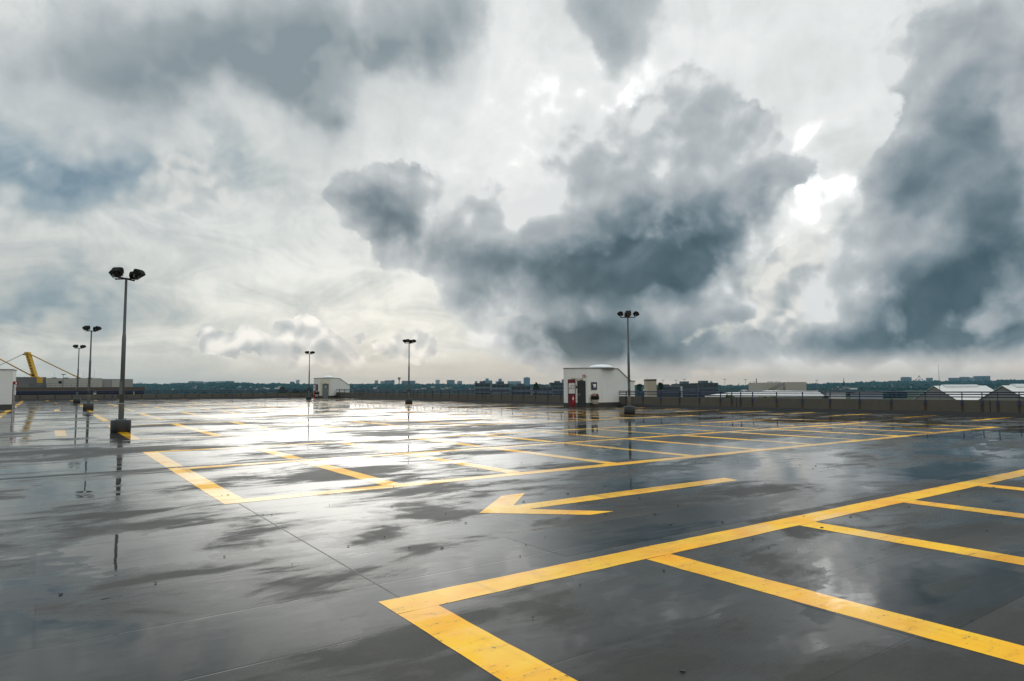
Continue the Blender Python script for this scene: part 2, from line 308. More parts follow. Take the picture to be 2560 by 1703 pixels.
HOLLOWS = [(6.38, 3.58, 1.49, 0.62, 22.95, 0.16), (5.12, 2.73, 1.09, 0.39, 23.06, 0.16), (2.93, 9.06, 1.72, 1.22, 111.06, 0.15), (0.66, 7.89, 1.48, 0.34, 87.66, 0.15), (0.0, 8.96, 1.15, 0.57, 120.02, 0.15), (1.33, 6.9, 1.12, 0.57, 132.32, 0.08), (11.79, 7.55, 2.62, 1.75, 11.4, 0.14), (11.35, 5.32, 2.97, 1.79, 175.67, 0.08), (5.59, 7.18, 1.15, 1.09, 151.58, 0.12), (3.18, 4.82, 0.79, 0.67, 63.89, 0.12), (2.45, 3.33, 0.45, 0.44, 45.95, 0.13), (-0.05, 5.75, 0.38, 0.18, 111.93, 0.12), (0.13, 6.56, 0.39, 0.2, 119.5, 0.12), (0.6, 4.94, 0.41, 0.21, 130.63, 0.12), (1.15, 5.03, 0.58, 0.28, 135.14, 0.1), (2.53, 6.44, 0.76, 0.58, 100.56, 0.07), (4.24, 6.9, 0.98, 0.47, 60.0, 0.08), (0.99, 10.24, 3.11, 1.42, 132.28, -0.14), (4.86, 13.39, 1.23, 0.75, 82.36, -0.05), (4.88, 9.67, 1.32, 1.06, 119.33, -0.12), (5.76, 20.3, 2.52, 1.65, 112.5, -0.12), (10.03, 21.6, 3.6, 2.25, 129.95, -0.12), (8.84, 14.39, 1.86, 1.52, 126.31, -0.1), (7.34, 33.05, 4.38, 2.76, 113.33, -0.12), (13.26, 36.62, 4.97, 3.53, 113.95, -0.12), (4.11, 26.51, 3.44, 1.74, 96.09, -0.1), (0.6, 26.73, 3.18, 1.48, 123.01, -0.08), (15.14, 22.28, 3.49, 2.63, 131.31, -0.1), (2.98, 6.96, 0.86, 0.67, 114.04, -0.1), (0.53, 6.68, 1.38, 0.7, 127.13, -0.07), (0.43, 5.67, 1.35, 0.34, 141.24, -0.08), (1.2, 4.32, 1.36, 0.41, 141.66, -0.08), (3.02, 3.46, 0.67, 0.6, 167.68, -0.1), (7.98, 2.98, 1.3, 0.7, 174.54, -0.12), (5.76, 2.26, 1.27, 0.64, 4.6, -0.1), (2.84, 2.67, 0.73, 0.34, 147.06, -0.1), (5.68, 4.68, 1.41, 0.89, 153.68, -0.05), (1.62, 5.88, 0.94, 0.55, 130.12, -0.08), (1.92, 4.7, 0.65, 0.51, 102.73, -0.06), (4.75, 5.5, 1.06, 0.63, 145.69, -0.06), (4.67, 3.63, 0.91, 0.69, 177.89, -0.04)]
def wet_group():
    """shared wetness of the deck, laid out on the deck's own grid: how glossy, which way the film tilts"""
    t = bpy.data.node_groups.new('wetness', 'ShaderNodeTree'); k = N(t)
    for nm, ty in (('Puddle', 'NodeSocketFloat'), ('Rough', 'NodeSocketFloat'), ('Normal', 'NodeSocketVector'), ('Grid', 'NodeSocketVector'),
                   ('Sheet', 'NodeSocketFloat'), ('Seam', 'NodeSocketFloat'), ('Stain', 'NodeSocketFloat')):
        t.interface.new_socket(nm, in_out='OUTPUT', socket_type=ty)
    geo = k.n('ShaderNodeNewGeometry')
    gv = k.mapping(geo.outputs['Position'], rot=(0, 0, -(math.pi / 2 - YAW)))    # x = A, y = -B
    sep = k.n('ShaderNodeSeparateXYZ'); k.l(gv, sep.inputs[0])
    # roofing felt sheets, a metre wide, laid along A
    br = k.n('ShaderNodeTexBrick'); k.l(gv, br.inputs['Vector'])
    br.inputs['Color1'].default_value = (0, 0, 0, 1); br.inputs['Color2'].default_value = (1, 1, 1, 1); br.inputs['Mortar'].default_value = (.5, .5, .5, 1)
    br.inputs['Scale'].default_value = 1.0; br.inputs['Mortar Size'].default_value = .012; br.inputs['Mortar Smooth'].default_value = .6
    br.inputs['Brick Width'].default_value = 7.4; br.inputs['Row Height'].default_value = 1.03; br.offset = .37
    sheet = k.n('ShaderNodeSeparateColor'); k.l(br.outputs['Color'], sheet.inputs[0]); sheet = sheet.outputs[0]
    seam = br.outputs['Fac']
    gw = k.vm('ADD', gv, k.vm('SCALE', k.vm('SUBTRACT', k.noise(gv, .8, 3, .6).outputs['Color'], (.5, .5, .5)), 1.3))
    # hollows where water stands
    w1 = k.noise(k.mapping(gv, sc=(.42, 1.0, 1)), .27, 3, .5, .8).outputs['Fac']
    w2 = k.noise(k.mapping(gv, sc=(.55, 1.0, 1)), .62, 6, .62, .8).outputs['Fac']
    w3 = k.noise(k.mapping(gv, sc=(.5, 1.0, 1)), 6.0, 4, .6).outputs['Fac']
    h = k.m('MULTIPLY_ADD', w2, .75, k.m('MULTIPLY', w1, .85))
    h = k.m('MULTIPLY_ADD', k.m('SUBTRACT', sheet, .5), .07, h)
    h = k.m('MULTIPLY_ADD', k.m('SUBTRACT', w3, .5), .10, h)
    w4 = k.noise(k.mapping(gv, sc=(.42, 1.0, 1)), 1.9, 5, .62, .6).outputs['Fac']
    h = k.m('MULTIPLY_ADD', k.m('SUBTRACT', w4, .5), .52, h)
    h = k.m('ADD', h, k.m('MULTIPLY', k.smooth(sep.outputs[1], 3, 14), .012))     # more water stands out in the middle
    # the deck's known low and high spots: place on the grid, half sizes, turn, depth
    for (a_, b_, rx, ry, rot, wt) in HOLLOWS:
        mp = k.mapping(gw, (a_, b_, 0), (0, 0, rad(rot)), (rx, ry, 1000), 'TEXTURE')
        gr = k.n('ShaderNodeTexGradient', gradient_type='SPHERICAL'); k.l(mp, gr.inputs[0])
        h = k.m('MULTIPLY_ADD', k.smooth(gr.outputs['Fac'], 0, 1), wt, h)
    pud = k.smooth(h, .812, .828)
    film = k.smooth(h, .66, .79)
    ro = k.m('MULTIPLY_ADD', film, -.25, .40)
    ro = k.m('MULTIPLY_ADD', k.m('SUBTRACT', w3, .5), .14, ro)
    ro = k.m('MULTIPLY', ro, k.m('SUBTRACT', 1.0, pud)); ro = k.m('ADD', ro, .022)
    st = k.noise(k.mapping(gv, sc=(.6, 1, 1)), .55, 6, .62, .4).outputs['Fac']
    # relief: grain shows only where the film is thin
    dry = k.m('SUBTRACT', 1.0, pud)
    grain = k.noise(gv, 75, 4, .7).outputs['Fac']
    wave = k.noise(k.mapping(gv, sc=(.6, 1, 1)), 1.7, 3, .5).outputs['Fac']
    hh = k.m('MULTIPLY_ADD', k.m('MULTIPLY', k.m('SUBTRACT', grain, .5), k.smooth(h, .83, .70)), .0007, k.m('MULTIPLY', wave, .0034))
    hh = k.m('MULTIPLY_ADD', seam, -.0005, hh)
    hh = k.m('MULTIPLY_ADD', k.m('MULTIPLY', k.m('SUBTRACT', w3, .5), k.smooth(h, .83, .70)), .0006, hh)
    b = k.n('ShaderNodeBump'); b.inputs['Strength'].default_value = 1.0; b.inputs['Distance'].default_value = 1.0; k.l(hh, b.inputs['Height'])
    o = k.n('NodeGroupOutput')
    for nm, s in (('Puddle', pud), ('Rough', ro), ('Normal', b.outputs[0]), ('Grid', gv), ('Sheet', sheet), ('Seam', seam), ('Stain', st)):
        k.l(s, o.inputs[nm])
    return t
WET = wet_group()
def deck_mat(name='wet_roofing_felt', dark=1.0, gloss=1.0):
    m = bpy.data.materials.new(name); m.use_nodes = True; k = N(m.node_tree)
    w = k.n('ShaderNodeGroup'); w.node_tree = WET
    st = w.outputs['Stain']
    c = k.ramp(st, [(.28, (.010, .0107, .0102)), (.5, (.024, .0246, .0234)), (.72, (.050, .050, .046))])
    c = k.mix(k.m('MULTIPLY', w.outputs['Sheet'], .36), c, k.mix(.5, c, (.045, .045, .042)))
    c = k.mix(k.m('MULTIPLY', w.outputs['Seam'], .4), c, (.012, .012, .012))
    big = k.noise(w.outputs['Grid'], .9, 4, .6).outputs['Fac']
    c = k.mix(k.smooth(big, .62, .75, 0, .35), c, (.050, .036, .026))              # rusty silt left by drying water
    dryer = k.smooth(w.outputs['Rough'], .22, .40)                                 # felt turns paler as it dries
    c = k.mix(k.m('MULTIPLY', dryer, .75), c, k.vm('ADD', k.vm('SCALE', c, 1.5), (.016, .0155, .014)))
    sp = k.noise(w.outputs['Grid'], 32, 5, .75).outputs['Fac']
    c = k.mix(k.smooth(sp, .56, .72, 0, .6), c, k.vm('SCALE', c, .35))
    c = k.mix(k.smooth(sp, .42, .30, 0, .5), c, k.vm('SCALE', c, 2.0))
    gr = k.noise(w.outputs['Grid'], 140, 3, .7).outputs['Fac']
    c = k.mix(k.smooth(gr, .35, .7, 0, .55), c, k.vm('SCALE', c, 1.9))
    c = k.vm('SCALE', c, dark)
    p = k.n('ShaderNodeBsdfPrincipled'); k.l(c, p.inputs['Base Color'])
    k.l(k.m('MULTIPLY', w.outputs['Rough'], gloss), p.inputs['Roughness']); k.l(w.outputs['Normal'], p.inputs['Normal'])
    k.put(p.inputs['Specular IOR Level'], k.smooth(w.outputs['Rough'], .40, .10, .10, .5, 'LINEAR')); p.inputs['IOR'].default_value = 1.36
    o = k.n('ShaderNodeOutputMaterial'); k.l(p.outputs[0], o.inputs[0])
    return m
def paint_mat():
    m = bpy.data.materials.new('wet_yellow_paint'); m.use_nodes = True; k = N(m.node_tree)
    w = k.n('ShaderNodeGroup'); w.node_tree = WET
    gv = w.outputs['Grid']
    n1 = k.noise(gv, 1.3, 6, .6).outputs['Fac']; n2 = k.noise(k.mapping(gv, sc=(.3, 1, 1)), 9, 5, .65).outputs['Fac']
    c = k.ramp(n1, [(.3, (.88, .37, .004)), (.5, (.93, .49, .006)), (.68, (.95, .58, .014))])
    c = k.mix(k.smooth(n2, .5, .78, 0, .6), c, (.58, .27, .012))
    ty = k.noise(k.mapping(gv, sc=(1.6, .10, 1)), 2.2, 3, .6).outputs['Fac']
    c = k.mix(k.smooth(ty, .56, .72, 0, .45), c, (.30, .17, .02))
    wear = k.smooth(k.m('MULTIPLY_ADD', n2, .5, k.noise(gv, 24, 5, .7).outputs['Fac']), .86, .97, 0, .9)
    c = k.mix(wear, c, (.09, .07, .035))
    p = k.n('ShaderNodeBsdfPrincipled'); k.l(c, p.inputs['Base Color'])
    k.l(w.outputs['Rough'], p.inputs['Roughness']); k.l(w.outputs['Normal'], p.inputs['Normal']); p.inputs['IOR'].default_value = 1.33; k.put(p.inputs['Specular IOR Level'], k.smooth(w.outputs['Rough'], .40, .12, .35, .6, 'LINEAR'))
    o = k.n('ShaderNodeOutputMaterial'); k.l(p.outputs[0], o.inputs[0])
    return m
M_DECK = deck_mat(); M_PATCH = deck_mat('new_felt', .62, .42); M_PAINT = paint_mat()

# ------------------------------------------------------------------ deck and its markings
def wall_a(b): return 41.1 + .06 * (b + 12.6)
BFAR = -102.6
def sheet(mb, a0, b0, a1, b1, dz):                        # flat piece on the deck, split where the fall begins
    cuts = [b0] + ([-30.0] if min(b0, b1) < -30 < max(b0, b1) else []) + [b1]
    for p, q in zip(cuts, cuts[1:]):
        mb.poly([g(a0, p, dz), g(a1, p, dz), g(a1, q, dz), g(a0, q, dz)])
mb = MB()
rows = [40.0, -30.0, BFAR - .3]
def edge_pts(b): return g(-75, b), g(wall_a(b) + .3, b)
for p, q in zip(rows, rows[1:]):
    l0, r0 = edge_pts(p); l1, r1 = edge_pts(q)
    mb.poly([l0, r0, r1, l1])
ring = [edge_pts(40)[0], edge_pts(40)[1], edge_pts(-30)[1], edge_pts(rows[2])[1], edge_pts(rows[2])[0], edge_pts(-30)[0]]
for p, q in zip(ring, ring[1:] + ring[:1]):
    mb.poly([p, q, Vector((q.x, q.y, -13)), Vector((p.x, p.y, -13))])
deck = mb.build('parking_deck', M_DECK); deck['kind'] = 'structure'

LW = .165                                                 # half width of a painted line
PX = .002
lines = MB()
jr = random.Random(5)
def ragged(along, fixed, s0, s1):
    """a hand painted band: its edges wander by a few millimetres"""
    n = max(2, int(abs(s1 - s0) / .22)); ss = [s0 + (s1 - s0) * i / n for i in range(n + 1)]
    br = -30.0
    if along == 'b' and min(s0, s1) < br < max(s0, s1): ss = sorted(ss + [br], reverse=s1 < s0)
    def pt(s, o): return g(s, o, PX) if along == 'a' else g(o, s, PX)
    lo_, hi_ = [], []
    for i, s in enumerate(ss):
        e = 0 if i in (0, len(ss) - 1) else 1
        lo_.append(lines.bm.verts.new(pt(s, fixed - LW + e * jr.uniform(-.006, .006)))); hi_.append(lines.bm.verts.new(pt(s, fixed + LW + e * jr.uniform(-.006, .006))))
    for i in range(len(ss) - 1): lines.bm.faces.new((lo_[i], lo_[i+1], hi_[i+1], hi_[i]))
def a_line(b, a0, a1): ragged('a', b, a0, a1) if b > -21 else sheet(lines, a0, b + LW, a1, b - LW, PX)
def b_line(a, b0, b1): ragged('b', a, b0, b1) if min(b0, b1) > -21 else sheet(lines, a - LW, b0, a + LW, b1, PX)
A0, AP = 2.27, 2.535
def block(mid, near, far, n, first=0, shift=0.0):
    a0 = A0 + shift - LW; a1 = A0 + shift + AP * n + LW
    for b in (near, mid, far):
        if b is not None: a_line(b, a0, a1)
    bs = [b for b in (near, mid, far) if b is not None]
    for p, q in zip(bs, bs[1:]):
        for i in range(first, n + 1): b_line(A0 + shift + AP * i, p - LW - .007, q + LW + .007)
# row in front of the viewer: one long line, bays towards us
a_line(-4.57, A0 - LW, A0 + AP * 13)
for i in range(0, 13): b_line(A0 + AP * i, 6.0, -4.57 + LW + .007)
block(-14.98, -10.13, -19.45, 11)
for kk, sft in ((1, .2), (2, .3), (3, .42), (4, .5)):
    c = -14.98 - 14.76 * kk
    block(c, c + 5.0, c - 5.0, 11, 0, sft)
# bays along the right parapet and along the far one
b = -12.7
while b > -95:
    a_line(b, 35.2 + .06 * (b + 12.6), 39.9 + .06 * (b + 12.6)); b -= 2.53 * 1.33
for i in range(-4, 13): b_line(A0 + .5 + AP * i, -97.8, -101.8)
# lane on the left: edge line and dashes
for b0, b1 in ((-36, -51.5), (-53, -62.5), (-66.5, -95.5)): sheet(lines, -2.35, b0, -2.02, b1, PX)
for b0, b1, a in ((-28.2, -32.2, .52), (-56.8, -61.6, .75), (-86, -88.6, .95)): sheet(lines, a - .17, b0, a + .17, b1, PX)
lo = lines.build('parking_lines', M_PAINT); lo['kind'] = 'structure'
ar = MB()
ap = [(4.62, -7.27), (5.62, -8.22), (6.05, -8.22), (5.29, -7.45), (9.86, -7.45), (9.81, -7.11), (5.30, -7.11), (6.08, -6.32), (5.68, -6.32)]
ar.poly([g(a, b, .002) for a, b in ap])
ao = ar.build('painted_arrow', M_PAINT); ao['kind'] = 'structure'
pt = MB()
for a0, b0, a1, b1 in ((4.1, -4.93, 5.95, -5.93), (5.97, -4.93, 10.6, -5.90), (12.6, -5.0, 17.5, -5.95), (4.6, -1.95, 6.9, -2.9)): sheet(pt, a0, b0, a1, b1, .001)
po = pt.build('repair_patch', M_PATCH); po['kind'] = 'structure'
# expansion joint along the middle of the first block: a dark rubber strip in two low lips
jt = MB()
for a0, a1 in ((-40, 40),):
    for b0, z in ((-15.215, .008), (-15.275, .004), (-15.335, .008)):
        sheet(jt, a0, b0, a1, b0 - .058, z)
jm = simple('joint_rubber', (.02, .02, .021), .35)
jo = jt.build('expansion_joint', jm); jo['kind'] = 'structure'
# small joint running towards the viewer in the bare lane
jt = MB(); sheet(jt, 2.278, -4.2 - .37 - LW - .01, 2.292, -9.9, .0015)
jo = jt.build('sealed_crack', simple('sealant', (.03, .03, .03), .35, spec=.5)); jo['kind'] = 'structure'

# bits of leaf and grit washed about on the felt
random.seed(3)
lb = MB()
for i in range(90):
    a = random.uniform(-3, 13); b = random.uniform(-12, -1.5)
    p = g(a, b, .004); r = random.uniform(.006, .022); t0 = random.random() * 6.28
    n = random.choice((4, 5, 6)); e = random.uniform(.35, .9)
    base = [p + Vector((math.cos(t0 + 6.283 * j / n) * r * random.uniform(.7, 1.2), math.sin(t0 + 6.283 * j / n) * r * e * random.uniform(.7, 1.2), random.uniform(0, .004))) for j in range(n)]
    lb.extrude(base, (0, 0, .003 + r * .12))
lo_ = lb.build('leaf_litter', simple('wet_leaf', (.018, .013, .009), .5, var=.4)); lo_['kind'] = 'stuff'

# ------------------------------------------------------------------ lamp posts
M_CONC_DARK = simple('wet_dark_concrete', (.014, .0145, .015), .5, bump=.4, var=.3)
M_GALV = simple('galvanised_steel', (.11, .13, .14), .55, .1, var=.06, scale=1.5)
M_BLACK = simple('black_housing', (.004, .004, .0045), .7, spec=.25)
M_LENS = simple('lamp_glass', (.03, .026, .02), .15)
def flood(root, ang, tilt):
    """one floodlight on the end of a cross arm, facing outwards and down"""
    R = Matrix.Rotation(ang, 4, 'Z')
    T = R @ Matrix.Translation((.44, 0, 6.02)) @ Matrix.Scale(.74, 4)
    prof = [(-.17, .10), (-.165, .27), (-.10, .335), (.10, .345), (.23, .30), (.37, .17), (.34, .145), (.12, .02), (-.04, .00)]
    h = MB(); rt = Matrix.Rotation(tilt, 4, 'Y')
    def P(x, z, y): return T @ rt @ Vector((x, y, z + .03))
    prof = [(x * .92, z * 1.22) for x, z in prof]; n = len(prof)
    # sides pulled in towards the back so the housing is not a plain wedge
    cen = Vector((.08, .21))
    rings = []
    for y, s in ((-.225, .80), (-.185, 1.0), (.185, 1.0), (.225, .80)):
        rings.append([h.bm.verts.new(P(cen.x + (x - cen.x) * s, cen.y + (z - cen.y) * s, y)) for x, z in prof])
    for A, B in zip(rings, rings[1:]):
        for j in range(n): h.bm.faces.new((A[j], A[(j+1) % n], B[(j+1) % n], B[j]))
    h.bm.faces.new(rings[0][::-1]); h.bm.faces.new(rings[-1])
    for i in range(6):                                   # cooling fins on the back
        y = -.15 + .06 * i
        f = [P(-.20, .12, y), P(-.20, .25, y), P(-.15, .25, y), P(-.15, .12, y)]
        h.extrude(f, T.to_3x3() @ Vector((0, .012, 0)))
    ho = h.build('floodlight', M_BLACK, root)
    gl = MB(); gl.extrude([P(.308, .17, -.16), P(.308, .17, .16), P(.125, .022, .16), P(.125, .022, -.16)], T.to_3x3() @ rt.to_3x3() @ Vector((.006, 0, -.010)))
    gl.build('lamp_glass', M_LENS, ho)
    br = MB()
    for y in (-.235, .235):
        br.extrude([P(-.02, .13, y), P(.035, .13, y), T @ Vector((.03, y, -.01)), T @ Vector((-.03, y, -.01))], T.to_3x3() @ Vector((0, .012 if y > 0 else -.012, 0)))
    br.box((-.03, -.247, -.02), (.03, .247, -.008), T)
    br.build('bracket', M_GALV, ho)
def make_post():
    root = empty('lamp_post', (0, 0, 0))
    m = MB(); m.lathe([(.335, 0), (.352, .03), (.352, .435), (.335, .455), (.11, .455)], 28); m.build('concrete_base', M_CONC_DARK, root)
    m = MB(); m.lathe([(.098, .456), (.098, 1.08), (.106, 1.085), (.106, 1.11)], 16); m.build('sleeve', simple('pale_steel_sleeve', (.27, .30, .31), .4, .25), root)
    m = MB(); m.lathe([(.083, 1.11), (.075, 3.55), (.072, 3.68), (.056, 3.82), (.044, 5.93), (.05, 5.95), (.05, 6.02)], 16); m.build('pole', M_GALV, root)
    m = MB(); m.lathe([(.20, .456), (.20, .475), (.10, .478)], 16); m.build('base_plate', M_GALV, root)
    for i in range(4):
        t = rad(45 + 90 * i); m = MB(); m.lathe([(.018, .477), (.018, .52), (.008, .525)], 6, (.155 * math.cos(t), .155 * math.sin(t))); m.build('bolt', M_GALV, root)
    a0 = rad(84)
    for i in range(2):
        R = Matrix.Rotation(a0 + i * math.pi / 2, 4, 'Z'); z = 5.985 + .0
        m = MB()
        if i == 0: m.box((-.46, -.028, 5.955), (.46, .028, 6.0), R)
        else:
            m.box((-.46, -.028, 5.957), (-.051, .028, 5.998), R); m.box((.051, -.028, 5.957), (.46, .028, 5.998), R)
        m.build('cross_arm', M_BLACK, root)
    for i in range(4): flood(root, a0 + i * math.pi / 2, rad((6, -8, 4, 12)[i]))
    m = MB(); m.box((-.055, -.10, 1.45), (.055, -.08, 1.95)); m.build('access_door', M_GALV, root)
    return root
post_spots = [(2.43, -29.67, 0, 'tall lamp post in the left foreground, largest of the six, on a dark round base'),
              (2.69, -59.23, 3, 'lamp post just left of the largest one, in the middle of the left row'),
              (2.85, -86.66, 5, 'smallest lamp post of the left row, before the brown fascia building'),
              (28.27, -86.14, -6, 'far lamp post standing at the left of the far stair hut'),
              (29.27, -58.98, -4, 'lamp post standing alone between the two white stair huts'),
              (29.49, -29.12, 0, 'lamp post in front of the nearest white stair hut')]
post = make_post()
for i, (a, b, rz, lab) in enumerate(post_spots):
    o = post if i == 0 else copy_tree(post)
    o.location = g(a, b); o.rotation_euler.z = rad(rz)
    tag(o, lab, 'lamp post', 'floodlight posts on the parking deck')

# ------------------------------------------------------------------ parapets and guard rails
def concrete_mat():
    m = simple('parapet_concrete', (.09, .082, .066), .75, var=.28, scale=1.3, bump=.5, dirt=((.075, .07, .06), .75))
    return m
M_CONC = concrete_mat()
M_KERB = simple('dark_kerb', (.02, .021, .021), .5, var=.3)
M_BLUE = simple('blue_rail_paint', (.006, .014, .060), .4, var=.15)
M_RUST = simple('rust_stain', (.055, .036, .018), .75, var=.5, scale=9)
def parapet(p0, p1, first, module, n_mod, hz, lab_w, lab_r, inward, ph=.84):
    """wall from p0 along the ground to p1; first: distance of the first joint; inward: unit vector towards the deck"""
    d = (Vector((p1.x, p1.y, 0)) - Vector((p0.x, p0.y, 0))); L = d.length; d.normalize()
    def Q(s, o, z):
        q = Vector((p0.x, p0.y, 0)) + d * s; h = zd(q.dot(BX)); q = q + inward * o
        return Vector((q.x, q.y, h + z))
    w = empty('parapet_wall', p0, 0, lab_w, 'parapet', 'concrete parapets round the deck'); W0 = Matrix.Translation(-p0)
    r = empty('guard_rail', p0, 0, lab_r, 'railing', 'blue railings on the parapets')
    def slab(mb, s0, s1, o0, o1, z0, z1, top_in=0.0):
        v = [Q(s0, o0, z0), Q(s1, o0, z0), Q(s1, o1, z0), Q(s0, o1, z0), Q(s0, o0, z1), Q(s1, o0, z1), Q(s1, o1 - top_in, z1), Q(s0, o1 - top_in, z1)]
        v = [mb.bm.verts.new(p - p0) for p in v]
        for q in ((0,3,2,1),(4,5,6,7),(0,1,5,4),(1,2,6,5),(2,3,7,6),(3,0,4,7)): mb.bm.faces.new([v[i] for i in q])
    ends = [0.0]; s = first
    while s < L - 1: ends.append(s); s += module
    ends.append(L)
    cut = sorted(ends + ([34.0] if abs(p0.dot(BX) - 4) < .6 else []))
    k = MB()
    for s0, s1 in zip(cut, cut[1:]): slab(k, s0, s1, -.02, .16, -.05, .20, .06)
    k.build('kerb', M_KERB, w)
    st = MB()
    for s0, s1 in zip(ends, ends[1:]):
        m = MB(); slab(m, s0 + (.025 if s0 else 0), s1 - .025, -.18, .002, .02, ph); m.build('concrete_panel', M_CONC, w, .012)
    posts = []
    for j, s in enumerate(ends[1:-1] + [ends[-1]]):
        e = ends[j + 1]; b = e - module
        for f in (.35, 1.27, 3.06, 4.85, 6.64, 8.43, 10.22, 12.01, 13.78, 14.70):
            x = b + f * module / 15.05
            if .1 < x < L - .1: posts.append(x)
    for x in posts:                                        # the rust below each bolted foot
        slab(st, x - .05 - .03 * ((x * 7.3) % 1), x + .06 + .03 * ((x * 3.7) % 1), .0, .005, .21, ph - .26)
    st.build('rust_stain', M_RUST, w)
    for z, rr in ((1.0, .031), (1.14, .031), (1.265, .036)):
        m = MB(); m.tube([Q(s, -.02, z + hz) - p0 for s in cut], rr, 8); m.build('rail', M_BLUE, r)
    for x in posts[:97]:
        m = MB()
        slab(m, x - .012, x + .012, -.045, .035, ph - .02, 1.0 + hz)
        slab(m, x - .012, x + .012, -.075, .015, 1.0 + hz, 1.26 + hz, 0)
        slab(m, x - .055, x + .055, .003, .05, ph - .27, ph - .02, .02)
        m.build('rail_post', M_BLUE, r)
    return w, r
pr0 = g(wall_a(4), 4); pr1 = g(wall_a(BFAR), BFAR)
# right hand wall, from beside the viewer to the far corner (joint 13.98 m in front of the viewer)
parapet(pr0, pr1, 18.0, 15.15, 8, 0.0, 'grimy concrete parapet with rust stains along the right side of the deck',
        'blue three bar railing on the right hand concrete parapet', -AX)
pl0 = g(-75, BFAR); pl1 = g(wall_a(BFAR) - .2, BFAR)
parapet(pl0, pl1, 7.4, 15.05, 8, -.06, 'low concrete parapet along the far left end of the deck',
        'blue railing on the far end parapet, seen against dark woods', BX, ph=.72)

# ------------------------------------------------------------------ white stair huts
M_WHITE = simple('white_render', (.68, .69, .665), .6, var=.05, scale=1.1, dirt=((.46, .45, .41), .35))
M_BEIGE = simple('beige_render', (.60, .585, .50), .65, var=.06, scale=1.1, dirt=((.38, .36, .31), .4))
M_PLINTH = simple('grey_plinth', (.045, .045, .042), .6, var=.25)
M_TRIM = simple('roof_trim', (.20, .195, .175), .6)
M_DOME = simple('skylight_plastic', (.66, .70, .72), .22)
M_RED = simple('fire_red_paint', (.11, .003, .009), .35)
M_RED2 = simple('bright_red', (.27, .006, .010), .35)
M_DOOR = simple('dark_green_door', (.008, .013, .014), .4)
M_GDOOR = simple('grey_door', (.13, .15, .155), .4)
M_CAB = simple('white_cabinet', (.60, .61, .58), .4)
M_GREEN = simple('green_sign', (.01, .12, .06), .4)
M_CREAM = simple('cream_plastic', (.50, .46, .34), .5)
M_NAVY = simple('navy_sign', (.012, .018, .045), .3)
M_SIGNW = simple('sign_white', (.78, .78, .76), .4)
M_STEEL = simple('steel_handle', (.4, .4, .4), .3, .8)
class Face:
    """a wall face: origin p (on the ground), direction d along it, n outwards"""
    def __init__(s, p, d):
        s.p = Vector(p); s.d = Vector(d).normalized(); s.n = Vector((s.d.y, -s.d.x, 0))
    def at(s, u, z, o=0.0): return s.p + s.d * u + s.n * o + Vector((0, 0, z))
    def plate(s, mb, u0, z0, u1, z1, o0, o1):
        mb.extrude([s.at(u0, z0, o0), s.at(u1, z0, o0), s.at(u1, z1, o0), s.at(u0, z1, o0)], s.n * (o1 - o0)); return mb
    def shape(s, mb, pts, o0, o1): mb.extrude([s.at(u, z, o0) for u, z in pts], s.n * (o1 - o0)); return mb
def hut_body(root, pts, tops, roof_faces, wall_mats=None, trim_edges=()):
    """pts: plan outline; tops: height at each; roof_faces: lists of indices"""
    m = MB(); n = len(pts)
    lo = [m.bm.verts.new((p[0], p[1], -.3)) for p in pts]; hi = [m.bm.verts.new((p[0], p[1], t)) for p, t in zip(pts, tops)]
    for i in range(n): 
        f = m.bm.faces.new((lo[i], lo[(i+1) % n], hi[(i+1) % n], hi[i])); f.material_index = (wall_mats or [0] * n)[i]
    for rf in roof_faces:
        f = m.bm.faces.new([hi[i] for i in rf]); f.material_index = 2
    wall = m.build('wall', [M_WHITE, M_BEIGE, simple('roof_felt', (.12, .12, .115), .7)], root)
    return wall
def edging(root, path, w=.09, h=.07, name='roof_trim'):
    m = MB()
    for p, q in zip(path, path[1:]):
        p, q = Vector(p), Vector(q); d = (q - p).normalized(); s = Vector((d.y, -d.x, 0)).normalized()
        up = s.cross(d) * (1 if s.cross(d).z > 0 else -1)
        m.extrude([p - d * .012 + s * .035, p - d * .012 - s * w, p - d * .012 - s * w + up * h, p - d * .012 + s * .035 + up * h], (q - p) + d * .024)
    m.build(name, M_TRIM, root)
def plinth(root, path, h=.35):
    m = MB()
    for p, q in zip(path, path[1:]):
        f = Face((p[0], p[1], 0), (q[0] - p[0], q[1] - p[1], 0)); L = (Vector(q) - Vector(p)).length
        f.plate(m, -.012, -.25, L + .012, h, .003, .028)
    m.build('plinth', M_PLINTH, root)
